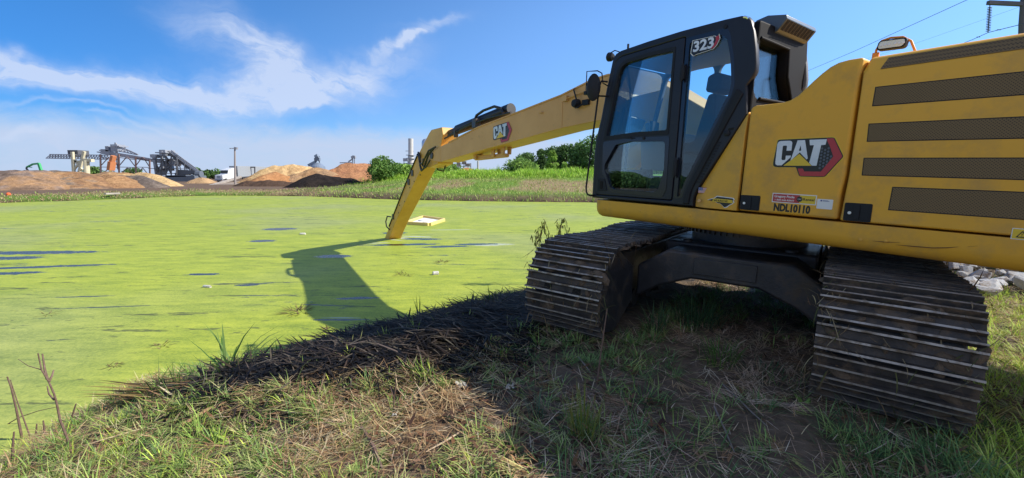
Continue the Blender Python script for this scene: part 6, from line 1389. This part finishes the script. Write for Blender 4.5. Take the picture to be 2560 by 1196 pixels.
root, o_ = struct('steel_pole', 'plain grey pole standing right of the red clay heap', 'pole', 1195, 440, 105)
def f(t, P): t.tube([P(1195,446,105), P(1195,403,105)], [.26,.22], 10)
part(root, o_, 'pole_shaft', mat('pole_grey', (.42,.41,.40), .7), f)
# chain link fence at the foot of the tree belt
root, o_ = struct('chain_link_fence', 'grey wire mesh fence at the foot of the tree belt', 'fence', 1410, 458, 76)
def f(t, P):
    for k in range(9): t.tube([P(1330+18*k,463+.3*k,76-.5*k), P(1330+18*k,450.5+.3*k,76-.5*k)], .05, 6)
    t.bar(P(1330,450.5,76), P(1474,453,72), .06)
part(root, o_, 'fence_post', m_galv, f)
fm = bpy.data.materials.new('wire_mesh'); fm.use_nodes = True; _N = fm.node_tree.nodes; _L = fm.node_tree.links; _t = _N.new('ShaderNodeBsdfTransparent'); _m = _N.new('ShaderNodeMixShader'); _m.inputs[0].default_value = .42; _N['Principled BSDF'].inputs['Base Color'].default_value = (.20,.23,.27,1); _L.new(_t.outputs[0], _m.inputs[1]); _L.new(_N['Principled BSDF'].outputs[0], _m.inputs[2]); _L.new(_m.outputs[0], _N['Material Output'].inputs[0])
def f(t, P): t.bar((P(1330,457,76)), (P(1474,459.5,72)), .02, .85)
part(root, o_, 'wire_mesh', fm, f)
# power pole, insulator and wires behind the machine
root, o_ = struct('power_pole', 'dark power pole with cross arm and hanging insulator at top right', 'power pole', 2560, 430, 26)
def f(t, P): t.tube([P(2548,440,26), P(2555,60,26), P(2562,-40,26)], [.17,.14,.13], 10)
part(root, o_, 'pole_shaft', m_dsteel, f)
def f(t, P): t.bar(P(2470,7,26), P(2580,12,26), .18, .20)
part(root, o_, 'cross_arm', m_dsteel, f)
def f(t, P):
    a, b = P(2475,9,26), P(2470,82,26); t.tube([a, b], .022, 6)
    for k in range(15):
        c = a.lerp(b, .14+.80*k/14); t.lathe([(.03,-.018),(.105,-.010),(.09,.008),(.03,.020)], 12, 0, T(*c))
part(root, o_, 'insulator', mat('insulator_grey', (.10,.10,.15), .4), f)
def f(t, P): t.tube([P(2470,82,26), P(2430,100,29), P(2380,119,33), P(2200,170,55)], .018, 5); t.tube([P(2470,82,26), P(2510,72,24.5), P(2600,50,22)], .018, 5); t.box((-.10,-.01,-.02),(.10,.01,.02), 0, T(*P(2446,93,28))); t.box((-.10,-.01,-.02),(.10,.01,.02), 0, T(*P(2497,75,25)))
part(root, o_, 'conductor', m_dsteel, f)
def wire(a, b, r, label):
    p, q = at(*a), at(*b); t = MB(); t.tube([p-p, (q-p)*.5-Vector((0,0,.15)), q-p], r, 5); o = t.build('power_line', m_dsteel, None, fix=False); o.location = p; tag(o, label, 'power line')
wire((1990,190,70), (2440,-10,34), .022, 'upper thin power line crossing the sky right of the cab'); wire((2160,150,80), (2600,0,40), .010, 'faint lower power line behind the work lamp')
# wood beyond the pond on the left, mirrored in the cab glass
n = 60000; yy = rng.uniform(-70, 34, n); xx = -150+rng.normal(0, 5, n)+.15*yy; top = 2+5.5*fbm(yy, yy*0, .12, 4, 91); zz = rng.random(n)**.8*top; a = rng.normal(0,1,(n,3)); a /= np.linalg.norm(a,axis=1)[:,None]; b = np.cross(a, rng.normal(0,1,(n,3))); b /= np.linalg.norm(b,axis=1)[:,None]; P = np.stack([xx,yy,zz],1)
tag(np_mesh('woodland', np.stack([P-a*.35,P+b*.25,P+a*.35,P-b*.25],1).reshape(-1,3), np.arange(n*4), np.arange(n)*4, np.full(n,4), m_leaf, None, np.repeat(pick(DK+MG,n),4,0)), 'far dark wood on the horizon left of the pond', 'wood', None, 'stuff')
